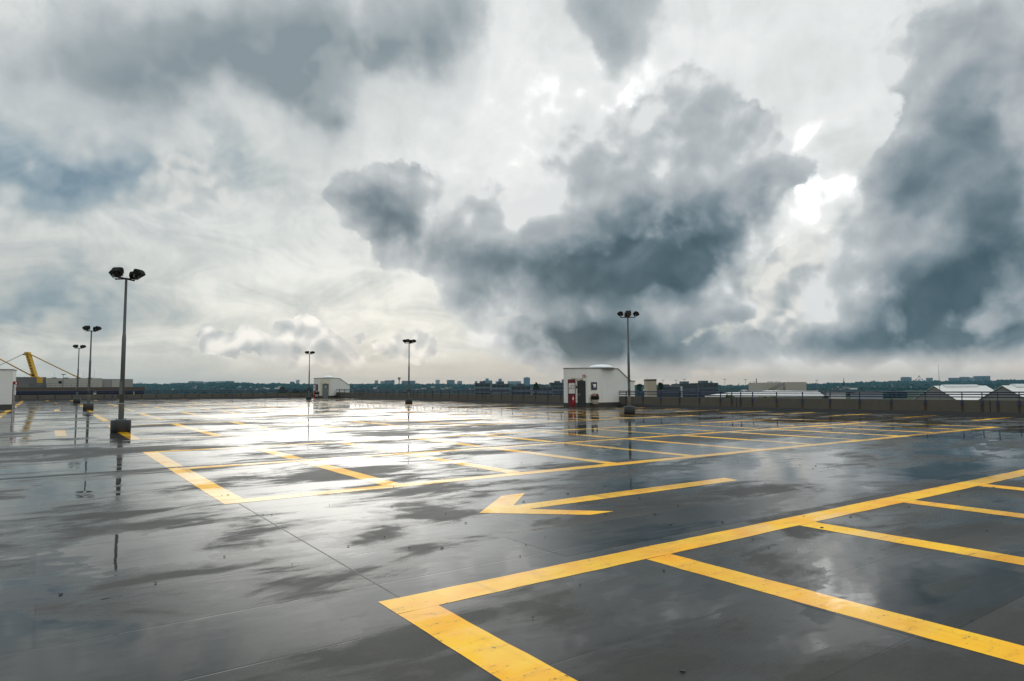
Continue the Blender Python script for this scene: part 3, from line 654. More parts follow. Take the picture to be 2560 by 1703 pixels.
def fire_niche(root, f, u0, u1, z1, full=True):
    m = MB(); f.plate(m, u0, .05, u1, z1, .029, .042); panel = m.build('fire_panel', M_RED, root)
    w = u1 - u0
    m = MB(); f.plate(m, u0 + w * .11, 1.10, u0 + w * .92, 1.94, .042, .17); cab = m.build('hose_cabinet', M_CAB, root, .01)
    m = MB()
    a0, a1, z0, zz = u0 + w * .44, u0 + w * .86, 1.47, 1.79
    for (x0, y0, x1, y1) in ((a0, z0, a1, z0 + .035), (a0, zz - .035, a1, zz), (a0, z0 + .035, a0 + .03, zz - .035), (a1 - .03, z0 + .035, a1, zz - .035)):
        f.plate(m, x0, y0, x1, y1, .171, .177)
    f.plate(m, u0 + w * .18, 1.49, u0 + w * .34, 1.59, .171, .177); m.build('red_frame', M_RED2, cab)
    m = MB(); f.plate(m, a0 + .03, z0 + .035, a1 - .03, zz - .035, .171, .174); m.build('window', simple('cabinet_glass', (.50, .58, .62), .15), cab)
    if not full: return
    m = MB(); c = f.at(u0 + w * .70, 0, .14)
    m.lathe([(.02, .08), (.10, .09), (.115, .14), (.115, .78), (.09, .87), (.04, .91), (.04, .98)], 14, (c.x, c.y)); ex = m.build('fire_extinguisher', M_RED2, root)
    m = MB(); f.plate(m, u0 + w * .63, .60, u0 + w * .77, .80, .255, .262); m.build('white_label', M_SIGNW, ex)
    m = MB(); q = f.at(u0 + w * .70, .93, .14); m.tube([q, q + f.d * .09 + Vector((0, 0, .02)), q + f.d * .14 - Vector((0, 0, .15)), q + f.d * .13 - Vector((0, 0, .45))], .012, 6); m.build('hose', M_BLACK, ex)
def picto_sign(root, f, u, z, s, name='fire_sign'):
    m = MB(); f.plate(m, u, z, u + s, z + s, .03, .042); sg = m.build(name, M_RED2, root)
    m = MB(); f.shape(m, [(u + s*.36, z + s*.14), (u + s*.64, z + s*.14), (u + s*.64, z + s*.62), (u + s*.57, z + s*.74), (u + s*.57, z + s*.86), (u + s*.43, z + s*.86), (u + s*.43, z + s*.74), (u + s*.36, z + s*.62)], .0425, .047)
    m.build('pictogram', M_SIGNW, sg)
def door(root, f, u0, u1, z1, mat, handle_left=True):
    m = MB()
    for (a, b, c, d_) in ((u0 - .05, .0, u0, z1 + .05), (u1, .0, u1 + .05, z1 + .05), (u0, z1, u1, z1 + .05)): f.plate(m, a, b, c, d_, .029, .055)
    m.build('door_frame', M_DOOR, root)
    m = MB(); f.plate(m, u0, .02, u1, z1, .029, .040); dr = m.build('door', mat, root)
    uu = u0 + .07 if handle_left else u1 - .07
    m = MB(); p = f.at(uu, 1.02, .04); q = f.at(uu, 1.02, .085); m.tube([p, q, q + f.d * (.12 if handle_left else -.12)], .011, 6); f.plate(m, uu - .02, .94, uu + .02, 1.10, .0405, .046)
    m.build('handle', M_STEEL, dr)
def lamp_over(root, f, u0, u1, z, green=True):
    m = MB(); f.shape(m, [(u0, z + .06), (u0 + .04, z), (u1 - .04, z), (u1, z + .06), (u1 - .05, z + .14), (u0 + .05, z + .14)], .029, .14); lm = m.build('bulkhead_lamp', M_CREAM, root)
    if green:
        m = MB(); c = (u0 + u1) / 2; f.shape(m, [(c - .05, z - .16), (c + .05, z - .16), (c + .15, z - .004), (c - .15, z - .004)], .06, .075); m.build('exit_sign', M_GREEN, root)
def conduit(root, f, pts):
    m = MB(); m.tube([f.at(u, z, .045) for u, z in pts], .014, 6); m.build('conduit', M_CREAM, root)
def skylight(root, c, r, z):
    m = MB(); m.lathe([(r * 1.06, z), (r * 1.06, z + .10), (r, z + .10)], 28, c); k = m.build('skylight_kerb', M_TRIM, root)
    m = MB(); m.lathe([(r * math.cos(t), z + .10 + .30 * math.sin(t)) for t in [rad(x) for x in (0, 12, 25, 40, 55, 70, 82)]], 28, c); m.build('skylight_dome', M_DOME, root)
def wall_bin(f, u0, u1, z0, lab):
    c = f.at((u0 + u1) / 2, 0, .30); root = empty('litter_bin', c, 0, lab, 'litter bin', 'litter bins beside the stair huts')
    T = Matrix.Translation(-c); w = (u1 - u0) / 2
    m = MB(); m.lathe([(w * .74, z0), (w * .80, z0 + .02), (w * .95, z0 + .52)], 18); m.build('bin_body', simple('bin_grey', (.33, .31, .27), .6), root)
    m = MB(); m.lathe([(w * 1.02, z0 + .36), (w * 1.10, z0 + .44), (w * 1.04, z0 + .62), (w * .96, z0 + .64)], 18)
    m.build('bin_liner', M_BLACK, root)
    m = MB(); m.lathe([(w * .97, z0 + .64), (w * 1.0, z0 + .66), (w * .9, z0 + .80), (w * .4, z0 + .86)], 18); lid = m.build('bin_lid', simple('bin_lid_brown', (.21, .12, .08), .5), root)
    m = MB(); q = f.n; fx = Vector((f.d.x, f.d.y, 0)); b = Vector((0, 0, z0 + .70)) + q * (w * .80)
    m.extrude([b - fx * .10 + Vector((0,0,-.04)), b + fx * .10 + Vector((0,0,-.04)), b + fx * .09 + Vector((0,0,.09)), b - fx * .09 + Vector((0,0,.09))], q * .05); m.build('bin_opening', M_BLACK, lid)
    m = MB(); m.extrude([f.n * -.30 + fx * -.05 + Vector((0,0,z0 + .2)), f.n * -.30 + fx * .05 + Vector((0,0,z0 + .2)), f.n * -.30 + fx * .05 + Vector((0,0,z0 + .35)), f.n * -.30 + fx * -.05 + Vector((0,0,z0 + .35))], f.n * .16)
    m.build('bin_bracket', M_STEEL, root)
    return root

# --- the hut on the right: long side faces us, entrance on the cut-off corner
hb = g(35.98, -40.13)
hut = empty('stair_hut', hb, 0, 'nearest white stair hut, with a blue trolley sign and a sloping right end', 'stair hut', 'white stair huts on the deck')
ch = (-AX - BX).normalized()
P0 = Vector((0, 0, 0)); Pl = ch * 1.80; Pm = Pl - BX * .29
Pr = [AX * t for t in (3.36, 4.86, 5.34)]
back = -BX * 3.2
pts = [Pm + Vector((.25, 2.4, 0)), Pm, Pl, P0, Pr[0], Pr[1], Pr[2], Pr[2] + back, Pr[1] + back, Pr[0] + back]
tops = [3.13, 3.13, 3.13, 3.13, 3.13, 2.10, 2.08, 2.08, 2.10, 3.13]
hut_body(hut, pts, tops, [[0, 1, 2, 3, 4, 9], [4, 5, 8, 9], [5, 6, 7, 8]])
up = lambda p, z: (p.x, p.y, z)
edging(hut, [up(Pm, 3.13), up(Pl, 3.13), up(P0, 3.13), up(Pr[0], 3.13), up(Pr[1], 2.10), up(Pr[2] + AX * .05, 2.08)])
plinth(hut, [Pm, Pl, P0, Pr[2]])
fc = Face(Pl, -ch); fl = Face(P0, AX)
fire_niche(hut, fc, .16, .78, 2.26)
door(hut, fc, .99, 1.55, 2.08, M_DOOR)
picto_sign(hut, fc, 1.36, 2.40, .22); picto_sign(hut, fc, .875, 2.10, .14)
lamp_over(hut, fc, 1.10, 1.40, 2.22); lamp_over(hut, fc, .46, .76, 2.27, False)
conduit(hut, fc, [(.70, 2.36), (1.12, 2.36)]); conduit(hut, fc, [(.90, 2.08), (.90, 1.62)]); conduit(hut, fc, [(1.64, 2.40), (1.64, 2.72)])
m = MB(); fc.plate(m, .83, 1.55, .91, 1.72, .029, .10); m.build('call_box', M_BLACK, hut)
# shopping trolley sign
m = MB(); fl.plate(m, .31, 1.40, .93, 2.02, .03, .05); sg = m.build('trolley_sign', M_NAVY, hut)
m = MB(); U = lambda x: .31 + .62 * x; V = lambda y: 1.40 + .62 * y
fl.shape(m, [(U(.40), V(.36)), (U(.80), V(.40)), (U(.80), V(.74)), (U(.62), V(.80)), (U(.50), V(.72)), (U(.34), V(.72))], .0505, .056)
fl.shape(m, [(U(.16), V(.80)), (U(.20), V(.72)), (U(.33), V(.66)), (U(.39), V(.37)), (U(.405), V(.39)), (U(.36), V(.70)), (U(.24), V(.80))], .0505, .056)
for x in (.40, .70): fl.shape(m, [(U(x), V(.20)), (U(x + .08), V(.20)), (U(x + .07), V(.355)), (U(x + .02), V(.355))], .0505, .056)
m.build('pictogram', M_SIGNW, sg)
skylight(hut, (1.35, -.18 + 2.05), 1.05, 3.13)
b_ = wall_bin(Face(hb + P0, AX), .17, .78, .25, 'litter bin with a black liner on the wall of the nearest white hut')

# --- the hut at the far corner: entrance faces turn the other way
d1 = (AX - BX).normalized(); d2 = Vector((-d1.y, d1.x, 0)); d2 = d2 if d2.x < 0 else -d2
hb2 = g(34.58, -95.56)
hut2 = empty('stair_hut', hb2, 0, 'far white stair hut by the corner of the parapets, with a grey door', 'stair hut', 'white stair huts on the deck')
Q0 = Vector((0, 0, 0)); Q1 = d2 * 1.72; Q2 = Q1 - BX * 2.7
S = [d1 * t for t in (3.1, 6.5, 6.95)]; bk = -d2 * 2.4
pts = [Q2, Q1, Q0, S[0], S[1], S[2], S[2] + bk * -1, S[1] + bk * -1, S[0] + bk * -1]
pts = [Q2, Q1, Q0, S[0], S[1], S[2], S[2] + d2 * 2.4, S[1] + d2 * 2.4, S[0] + d2 * 2.4]
hut_body(hut2, pts, [2.92, 2.92, 2.92, 2.92, 1.95, 1.82, 1.82, 1.95, 2.92], [[0, 1, 2, 3, 8], [3, 4, 7, 8], [4, 5, 6, 7]], [0, 1, 0, 0, 0, 0, 0, 0, 0])
edging(hut2, [up(Q2, 2.92), up(Q1, 2.92), up(Q0, 2.92), up(S[0], 2.92), up(S[1], 1.95), up(S[2], 1.82)])
plinth(hut2, [Q2, Q1, Q0, S[2]], .33)
fa = Face(Q2, Q1 - Q2); fb = Face(Q1, Q0 - Q1)
fire_niche(hut2, fa, .25, 1.05, 2.12); door(hut2, fa, 1.35, 1.95, 2.0, M_DOOR)
door(hut2, fb, .52, 1.36, 2.02, M_GDOOR, False); lamp_over(hut2, fb, .75, 1.15, 2.12, False)
m = MB(); fb.plate(m, .90, 1.55, 1.02, 1.75, .041, .047); m.build('door_notice', M_SIGNW, hut2)
conduit(hut2, fb, [(-.0, 2.22), (.6, 2.22)]); conduit(hut2, fb, [(.30, 2.22), (.30, .4)])
skylight(hut2, ((d1 * 1.5 + d2 * 1.1).x, (d1 * 1.5 + d2 * 1.1).y), .75, 2.92)
wall_bin(Face(hb2 + Q2, Q1 - Q2), 2.05, 2.65, .2, 'litter bin standing beside the door of the far white hut')

# --- the hut cut by the left edge of the picture
hb3 = g(-2.15, -65.36)
hut3 = empty('stair_hut', hb3, 0, 'white stair hut at the left edge with a plain wall and a dark plinth', 'stair hut', 'white stair huts on the deck')
R0 = Vector((0, 0, 0)); Rl = [-AX * t for t in (3.4, 4.9, 5.4)]; Rb = (-BX * .92 + AX * .06).normalized() * 2.2
b3 = -BX * 3.2
pts = [Rl[2], Rl[1], Rl[0], R0, Rb, Rb - BX * 1.2 - AX * .8, Rl[0] + b3, Rl[1] + b3, Rl[2] + b3]
hut_body(hut3, pts, [2.08, 2.10, 3.08, 3.08, 3.08, 3.08, 3.08, 2.10, 2.08], [[2, 3, 4, 5, 6], [1, 2, 6, 7], [0, 1, 7, 8]])
edging(hut3, [up(Rl[2], 2.08), up(Rl[1], 2.10), up(Rl[0], 3.08), up(R0, 3.08), up(Rb, 3.08)])
plinth(hut3, [Rl[2], R0, Rb], .38)
fr = Face(R0, Rb); fire_niche(hut3, fr, .2, .85, 2.2, False); door(hut3, fr, 1.15, 1.75, 2.08, M_DOOR)
# sign standing out from the wall so that it can be read along it
m = MB(); q = fr.at(.55, 1.92, .03); m.extrude([q, q + fr.n * .30, q + fr.n * .30 + Vector((0, 0, .26)), q + Vector((0, 0, .26))], fr.d * .02); sg = m.build('projecting_sign', M_RED2, hut3)
m = MB(); q = fr.at(.548, 1.97, .13); m.extrude([q, q + fr.n * .09, q + fr.n * .09 + Vector((0, 0, .16)), q + Vector((0, 0, .16))], fr.d * -.006); m.build('pictogram', M_SIGNW, sg)

# --- red grit box by the far hut
gb = g(36.2, -99.3); grit = empty('grit_box', gb, -YAW, 'small red box on the deck at the right foot of the far hut', 'grit box')
grit.rotation_euler.z = math.pi / 2 - YAW
m = MB(); m.box((-.5, -.35, 0), (.5, .35, .62)); m.build('box_body', simple('dull_red', (.16, .015, .015), .5), grit, .04)
m = MB(); m.extrude([(-.54, -.39, .62), (-.54, .39, .62), (-.54, .30, .78), (-.54, -.30, .72)], (1.08, 0, 0)); m.build('box_lid', simple('darker_red', (.11, .012, .012), .5), grit, .02)

# ------------------------------------------------------------------ country beyond the deck
random.seed(7)
GZ = -13.0
RIDGE = [(-900, 958), (0, 958), (340, 958.5), (430, 959), (470, 957), (560, 955), (620, 955.5), (660, 958), (700, 957), (760, 958), (880, 958.5), (960, 957.5), (1040, 958.5), (1100, 959),
         (1200, 959.5), (1300, 959.5), (1420, 960), (1600, 961), (1760, 961), (1840, 962), (1960, 960), (2000, 958.5), (2050, 957), (2120, 955), (2200, 952), (2330, 951), (2400, 951), (2470, 949.5), (2560, 948), (3400, 947)]
def ridge_y(px):
    for (x0, y0), (x1, y1) in zip(RIDGE, RIDGE[1:]):
        if x0 <= px <= x1: return y0 + (y1 - y0) * (px - x0) / (x1 - x0)
    return 958
RD = 3400.0
def px_of(az): return 1280 + 1643.14 * math.tan(az)
def ridge_z(az): return at(px_of(az), ridge_y(px_of(az)), RD).z - 16.0
def hz(x, y):
    """terrain height"""
    if y < 100: return GZ
    az = math.atan2(x, y); az = max(-.9, min(.9, az))
    rz = ridge_z(max(-.86, min(.86, az)))
    t = max(0.0, min(1.0, (y - 1150) / (RD - 1150)))
    s = t * t * (3 - 2 * t)
    n = mnoise.noise(Vector((x * .0021, y * .0021, 1.3))) * 7 + mnoise.noise(Vector((x * .007, y * .007, 4.1))) * 2.5
    back = max(0.0, min(1.0, (y - RD) / 900))
    return GZ + (rz - GZ) * s * (1 - .5 * back) + n * s * (1 - s) * 1.6
M_GRASS = simple('meadow', (.022, .040, .012), .9, var=.5, scale=.012, spec=.2)
ys = [60, 100, 200, 350, 500, 700, 900, 1100, 1300, 1500, 1700, 1900, 2100, 2300, 2500, 2700, 2900, 3100, 3250, 3400, 3600, 4000, 4600]
bm = bmesh.new(); grid = []
NA = 121
for y in ys:
    row = []
    for i in range(NA):
        az = -.86 + 1.72 * i / (NA - 1); x = math.tan(az) * y
        row.append(bm.verts.new((x, y, hz(x, y))))
    grid.append(row)
for A, B in zip(grid, grid[1:]):
    for i in range(NA - 1):
        f = bm.faces.new((A[i], A[i+1], B[i+1], B[i])); f.smooth = True
me = bpy.data.meshes.new('hills'); bm.to_mesh(me); bm.free(); me.materials.append(M_GRASS)
hills = bpy.data.objects.new('hills', me); COL.objects.link(hills); hills['kind'] = 'structure'
m = MB(); m.poly([(-9000, -2500, GZ - .6), (9000, -2500, GZ - .6), (9000, 9000, GZ - .6), (-9000, 9000, GZ - .6)])
go = m.build('ground', M_GRASS); go['kind'] = 'structure'

# woods: many small leafy clumps
def leaf_mat(name, lo, hi):
    m = bpy.data.materials.new(name); m.use_nodes = True; k = N(m.node_tree)
    geo = k.n('ShaderNodeNewGeometry'); v = geo.outputs['Position']
    n = k.noise(v, .055, 3, .6).outputs['Fac']; n2 = k.noise(v, .6, 2, .5).outputs['Fac']
    c = k.mix(k.m('MULTIPLY_ADD', n2, .4, k.m('MULTIPLY', n, .6)), lo, hi)
    p = k.n('ShaderNodeBsdfPrincipled'); k.l(c, p.inputs['Base Color']); p.inputs['Roughness'].default_value = .8; p.inputs['Specular IOR Level'].default_value = .15
    o = k.n('ShaderNodeOutputMaterial'); k.l(p.outputs[0], o.inputs[0])
    return m
M_WOOD = leaf_mat('far_leaves', (.005, .016, .013), (.022, .042, .026)); M_NEARLEAF = leaf_mat('near_leaves', (.010, .022, .008), (.045, .078, .020))
ICO = None
def clump_verts(bm, c, r, sq=.85, sub=1):
    res = bmesh.ops.create_icosphere(bm, subdivisions=sub, radius=1.0)
    for v in res['verts']:
        j = .72 + random.random() * .55
        v.co = Vector((c[0] + v.co.x * r * j, c[1] + v.co.y * r * j, c[2] + v.co.z * r * sq * j))
import numpy as np
def ico_np(sub):
    b = bmesh.new(); bmesh.ops.create_icosphere(b, subdivisions=sub, radius=1.0)
    V = np.array([v.co[:] for v in b.verts]); F = np.array([[v.index for v in f.verts] for f in b.faces]); b.free(); return V, F
IV, IF = ico_np(1)
rng = np.random.default_rng(11)
def clumps_mesh(name, centres, radii, mat, parent=None, sq=.85):
    n = len(centres); nv = len(IV)
    V = np.repeat(IV[None], n, 0) * (0.70 + .6 * rng.random((n, nv, 1)))
    r = np.array(radii)[:, None, None]; V = V * r; V[:, :, 2] *= sq
    V = V + np.array(centres)[:, None, :]
    F = (IF[None] + (np.arange(n) * nv)[:, None, None]).reshape(-1, 3)
    me = bpy.data.meshes.new(name); me.from_pydata(V.reshape(-1, 3).tolist(), [], F.tolist()); me.materials.append(mat)
    o = bpy.data.objects.new(name, me); COL.objects.link(o)
    if parent: o.parent = parent
    return o
def wood(name, mat, y0, y1, n, px0, px1, r0, r1, dens, sink=.3):
    C, R = [], []
    tries = 0
    while len(C) < n and tries < n * 30:
        tries += 1
        px = random.uniform(px0, px1); y = random.uniform(y0, y1); x = (px - 1280) / 1643.14 * y
        if mnoise.noise(Vector((x * .0042, y * .0042, 9.0))) < dens: continue
        r = random.uniform(r0, r1)
        C.append((x, y, hz(x, y) + r * sink)); R.append(r)
    o = clumps_mesh(name, C, R, mat); o['kind'] = 'stuff'; return o
wood('far_wood', M_WOOD, 2500, 3500, 5200, -300, 2900, 6, 13, -.22)
wood('hillside_wood', M_WOOD, 1500, 2500, 3600, -300, 2900, 5, 10, -.05)
wood('valley_wood', M_WOOD, 800, 1500, 1500, -200, 2250, 4.0, 8.0, .08, .5)

def leaf_crown(name, c, rx, rz, mat, parent, n=420, s=.5):
    """crown of many small leaf faces in clumps, uneven outline"""
    C = []
    for i in range(16):
        t = random.random() * 2 * math.pi; q = random.random() ** .5; zz = random.uniform(-.8, .9)
        C.append((math.cos(t) * q * rx * .72 * (1.1 - .5 * abs(zz)), math.sin(t) * q * rx * .72 * (1.1 - .5 * abs(zz)), zz * rz * .75, random.uniform(.26, .44)))
    vs, fs = [], []
    for i in range(n):
        q = random.choice(C); d = Vector((random.gauss(0, 1), random.gauss(0, 1), random.gauss(0, 1))).normalized() * random.random() ** .4
        p = Vector((q[0] + d.x * rx * q[3], q[1] + d.y * rx * q[3], q[2] + d.z * rz * q[3])) + Vector(c)
        a = Vector((random.gauss(0, 1), random.gauss(0, 1), random.gauss(0, 1))).normalized(); b = a.orthogonal().normalized(); b2 = a.cross(b)
        z = s * random.uniform(.6, 1.4); k = len(vs)
        vs += [p + b * z, p + b2 * z * .7, p - b * z, p - b2 * z * .7]; fs.append((k, k+1, k+2, k+3))
    me = bpy.data.meshes.new(name); me.from_pydata([v[:] for v in vs], [], fs); me.materials.append(mat)
    o = bpy.data.objects.new(name, me); COL.objects.link(o); o.parent = parent; return o
M_BARK = simple('bark', (.05, .04, .03), .9)
def tree(px, top, Y, w, lab, mat=None, grp='trees standing beyond the right parapet'):
    p = at(px, top, Y); base = hz(p.x, p.y); H = p.z - base; rx = w * Y / 1643.14 / 2
    root = empty('tree', (p.x, p.y, base), 0, lab, 'tree', grp)
    m = MB(); m.tube([(0, 0, 0), (.2, .1, H * .4), (0, .2, H * .8)], [H * .028, H * .02, H * .006], 7)
    for i in range(5):
        t = i * 1.3; m.tube([(0.1, .1, H * (.35 + .07 * i)), (math.cos(t) * rx * .6, math.sin(t) * rx * .6, H * (.55 + .07 * i))], [H * .010, H * .003], 5)
    m.build('trunk', M_BARK, root)
    leaf_crown('crown', (0, 0, H - min(H * .42, rx * 1.3)), rx, min(H * .42, rx * 1.3), mat or M_NEARLEAF, root, 700, max(.4, rx * .13))
    return root
tree(1341, 955.5, 420, 15, 'round dark tree right of the spired tower block')
tree(1651, 955.5, 380, 17, 'dark round tree right of the beige shaft')
tree(1690, 958, 460, 14, 'dark tree between the beige shaft and the low office blocks')
tree(1905, 958.5, 420, 22, 'dark tree left of the flat beige building')
tree(1880, 960, 470, 16, 'tree below the chimney with smoke')
tree(1598, 958.5, 430, 16, 'dark tree between the near hut and the beige shaft')
tree(735, 965, 300, 46, 'broad dark tree left of the far white hut')
tree(705, 966, 320, 34, 'bushy dark tree behind the far left lamp post')
tree(770, 967.5, 330, 34, 'dark tree rising just behind the far hut')
tree(2402, 966, 300, 10, 'dark tree top between the two white gabled halls')
def shrub(px, top, Y, w, lab):
    p = at(px, top, Y); rx = w * Y / 1643.14 / 2; base = GZ
    root = empty('shrub', (p.x, p.y, base), 0, lab, 'shrub', 'climbing shrubs behind the right parapet')
    m = MB(); m.tube([(0, 0, 0), (.1, 0, p.z - base - rx)], [.12, .03], 6); m.build('stem', M_BARK, root)
    leaf_crown('foliage', (0, 0, p.z - base - rx * .7), rx, rx * .7, leaf_mat('shrub_leaves', (.03, .06, .008), (.09, .14, .02)), root, 500, .16)
shrub(1825, 986, 95, 46, 'yellow green shrub showing over the right parapet, left of two'); shrub(1915, 986.5, 92, 66, 'wide yellow green shrub over the parapet below the white roof')

# ------------------------------------------------------------------ buildings
def plain(name, col, **kw): return simple(name, col, kw.pop('rough', .75), **kw)
def tower_mat(name, col, dark, fw=3.2, fh=3.0):
    """plain wall with rows of windows, far too small to be parts"""
    m = bpy.data.materials.new(name); m.use_nodes = True; k = N(m.node_tree)
    tc = k.n('ShaderNodeTexCoord'); sp = k.n('ShaderNodeSeparateXYZ'); k.l(tc.outputs['Object'], sp.inputs[0])
    def stripe(v, per, duty): return k.m('LESS_THAN', k.m('FRACT', k.m('DIVIDE', v, per)), duty)
    hx = k.m('ADD', sp.outputs[0], sp.outputs[1])
    f = k.m('MULTIPLY', stripe(hx, fw, .62), stripe(sp.outputs[2], fh, .5))
    c = k.mix(f, col, dark)
    p = k.n('ShaderNodeBsdfPrincipled'); k.l(c, p.inputs['Base Color']); p.inputs['Roughness'].default_value = .6
    o = k.n('ShaderNodeOutputMaterial'); k.l(p.outputs[0], o.inputs[0]); return m
TM = [tower_mat('pale_block', (.30, .31, .32), (.08, .10, .13)), tower_mat('grey_block', (.17, .19, .21), (.05, .07, .09)), tower_mat('blue_glass_block', (.14, .19, .24), (.06, .09, .13), 2.4), tower_mat('white_block', (.46, .47, .46), (.16, .19, .22))]
M_FLATROOF = plain('flat_roof', (.12, .12, .12))
def block(px0, px1, top, Y, mat, lab, upper=None, depth=16, cat='tower block', grp='tower blocks on the skyline', name='tower_block', spire=None):
    a = at(px0, top, Y); b = at(px1, top, Y); w = b.x - a.x; cx = (a.x + b.x) / 2
    base = hz(cx, Y) - 3; H = (a.z + b.z) / 2 - base
    root = empty(name, (cx, Y, base), 0, lab, cat, grp)
    m = MB(); m.box((-w/2, 0, 0), (w/2, depth, H)); m.build('wall', mat, root)
    m = MB(); m.box((-w/2 - .2, -.2, H + .01), (w/2 + .2, depth + .2, H + .7)); m.build('roof', M_FLATROOF, root)
    if upper:
        for (u0, u1, ut) in upper:
            p = at(u0, ut, Y); q = at(u1, ut, Y)
            m = MB(); m.box((p.x - cx, 2, H + .71), (q.x - cx, depth - 2, p.z - base)); m.build('roof_storey', mat, root)
    if spire:
        p = at(spire[0], spire[1], Y); m = MB(); m.tube([(p.x - cx, 5, H + .5), (p.x - cx, 5, p.z - base)], [.7, .25], 6); m.build('mast', M_FLATROOF, root)
    return root
FAR = 3150
skyline = [
 (428, 469, 957.5, 0, 'low pale blocks at the left end of the ridge skyline', None), (471, 504, 954, 0, 'long pale slab block, tallest on the left ridge', [(474, 486, 953)]),
 (506, 520, 955.5, 0, 'short pale block just right of the tallest left slab', None), (521, 538, 954.5, 1, 'greyish slab in the middle of the left ridge row', None),
 (540, 562, 953.5, 3, 'whiter slab block right of the middle of the left ridge', None), (565, 582, 953.2, 1, 'dark topped slab at the right end of the left ridge row', None),
 (725, 733, 954.5, 1, 'small grey block left of the thin white tower behind the far hut', None), (740, 746.5, 950.5, 3, 'thin white tower on the hill above the far hut', None),
 (937, 943.5, 951.5, 0, 'narrow pale tower left of the water tower', None), (951, 962, 953.5, 0, 'low pale block beside the narrow pale tower', None),
 (962, 985, 951.5, 1, 'grey slab block immediately left of the water tower', [(980, 984.5, 950.3)]), (1004.5, 1037.5, 952.5, 1, 'long grey slab right of the water tower', None),
 (1089, 1098.5, 950.2, 3, 'small white tower standing alone right of the middle lamp post', None), (1117, 1136, 950.6, 1, 'dark grey square block right of the small white tower', None),
 (1143, 1155, 953.5, 0, 'low stepped block between two grey towers', [(1147, 1151, 952.3)]), (1187.5, 1193, 953.2, 2, 'small blue grey block at the left of the stepped towers', None),
 (1209, 1230.5, 951.5, 2, 'stepped blue grey tower with a narrow top, left of its pair', [(1214, 1221.5, 946.3)]), (1239, 1260, 953.8, 2, 'stepped grey tower with a rounded narrow top, right of its pair', [(1246, 1254.5, 947.3)]),
 (1269, 1303, 953.6, 0, 'long low pale block left of the spired tower', None), (1309, 1325, 944.8, 2, 'tall blue grey tower with a small spire in the middle of the skyline', [(1312.5, 1321.5, 943.4)]),
 (1404.5, 1416, 949.5, 2, 'blue tower with a curved top beside the near hut', [(1408, 1415.5, 947.2)]),
 (2256, 2279, 943.6, 1, 'broad grey block at the left of the right hand hill', [(2260, 2274, 942.8)]), (2320, 2332, 945.2, 1, 'square grey block right of the ball framed tower', None),
 (2376, 2399, 945, 1, 'wide low grey block right of the thin mast', None), (2404, 2423, 942.8, 1, 'grey slab in the right hill row, second from its left', None),
 (2424, 2438, 944.2, 0, 'lower pale block between two grey towers on the right hill', None), (2439, 2454.5, 940.8, 1, 'grey tower second from the right end of the skyline', None), (2460, 2475.5, 940.5, 1, 'grey tower at the right end of the skyline', None)]
for x0, x1, t, mi, lab, upp in skyline:
    sp = (1317, 941.5) if x0 == 1309 else None
    block(x0, x1, t, FAR, TM[mi], lab, upp, spire=sp)
# water tower, flaring at the top
p = at(998, 943.3, FAR); base = hz(p.x, FAR) - 3; H = p.z - base
wt = empty('water_tower', (p.x, FAR, base), 0, 'mushroom shaped water tower on the skyline left of the middle lamp post', 'water tower')
m = MB(); m.lathe([(2.4, 0), (2.0, H * .62), (2.6, H * .70)], 14); m.build('shaft', TM[1], wt)
m = MB(); m.lathe([(2.6, H * .70), (7.0, H * .90), (7.2, H * .96), (5.0, H)], 18); m.build('tank', plain('tank_concrete', (.16, .18, .2)), wt)
# generic frame of balls on the right hill
p = at(2297.5, 939.5, FAR); base = hz(p.x, FAR); root = empty('ball_frame', (p.x, FAR, base), 0, 'open frame of tubes and small balls on the right hand hill', 'monument')
H = p.z - base; nodes = [(0, H - 2), (-15, H * .48), (15, H * .48), (0, H * .45), (-22, 5), (22, 5)]
m = MB()
for i, j in ((0, 1), (0, 2), (1, 4), (2, 5), (1, 3), (2, 3), (0, 3)): m.tube([(nodes[i][0], 0, nodes[i][1]), (nodes[j][0], 0, nodes[j][1])], .8, 6)
m.build('tube_frame', TM[1], root)
for x, z in nodes:
    m = MB(); m.lathe([(3.0 * math.cos(t), z + 3.0 * math.sin(t)) for t in [rad(a) for a in (-80, -50, -25, 0, 25, 50, 80)]], 12, (x, 0)); m.build('ball', plain('dull_metal', (.2, .22, .24)), root)
# domed church and church spires
def spire(px, top, Y, w, lab, bodyh=.45):
    p = at(px, top, Y); base = hz(p.x, Y) - 1; H = p.z - base; r = w * Y / 1643.14 / 2
    root = empty('church', (p.x, Y, base), 0, lab, 'church')
    m = MB(); m.box((-r, -r, 0), (r, r, H * bodyh)); m.build('tower', plain('church_stone', (.17, .165, .16)), root)
    m = MB(); m.lathe([(r * 1.2, H * bodyh), (r * .35, H * .8), (.05, H)], 8); m.build('spire', plain('slate', (.06, .065, .075)), root)
    m = MB(); m.extrude([(r, -r, 0), (r, r, 0), (r, r, H * .28), (r, 0, H * .36), (r, -r, H * .28)], (r * 4, 0, 0)); m.build('nave', plain('church_wall', (.15, .14, .13)), root)
spire(2109, 943.5, 1500, 5, 'church with a thin pointed spire below the right hill'); spire(1876, 951, 2900, 2.5, 'small distant church spire left of the chimney')
spire(1847, 955, 3000, 2.2, 'tiny distant spire between two light masts'); spire(347.5, 953.5, 3200, 2.4, 'left of the twin tiny spires at the far left'); spire(355.5, 953.5, 3200, 2.4, 'right of the twin tiny spires at the far left')
p = at(1778, 949.5, 3000); base = hz(p.x, 3000); H = p.z - base
dm = empty('domed_church', (p.x, 3000, base), 0, 'large domed church on the horizon right of the low offices', 'church')
m = MB(); m.box((-12, -8, 0), (8, 8, H * .42)); m.lathe([(6.5, H * .42), (6.5, H * .58)], 14); m.build('wall', TM[1], dm)
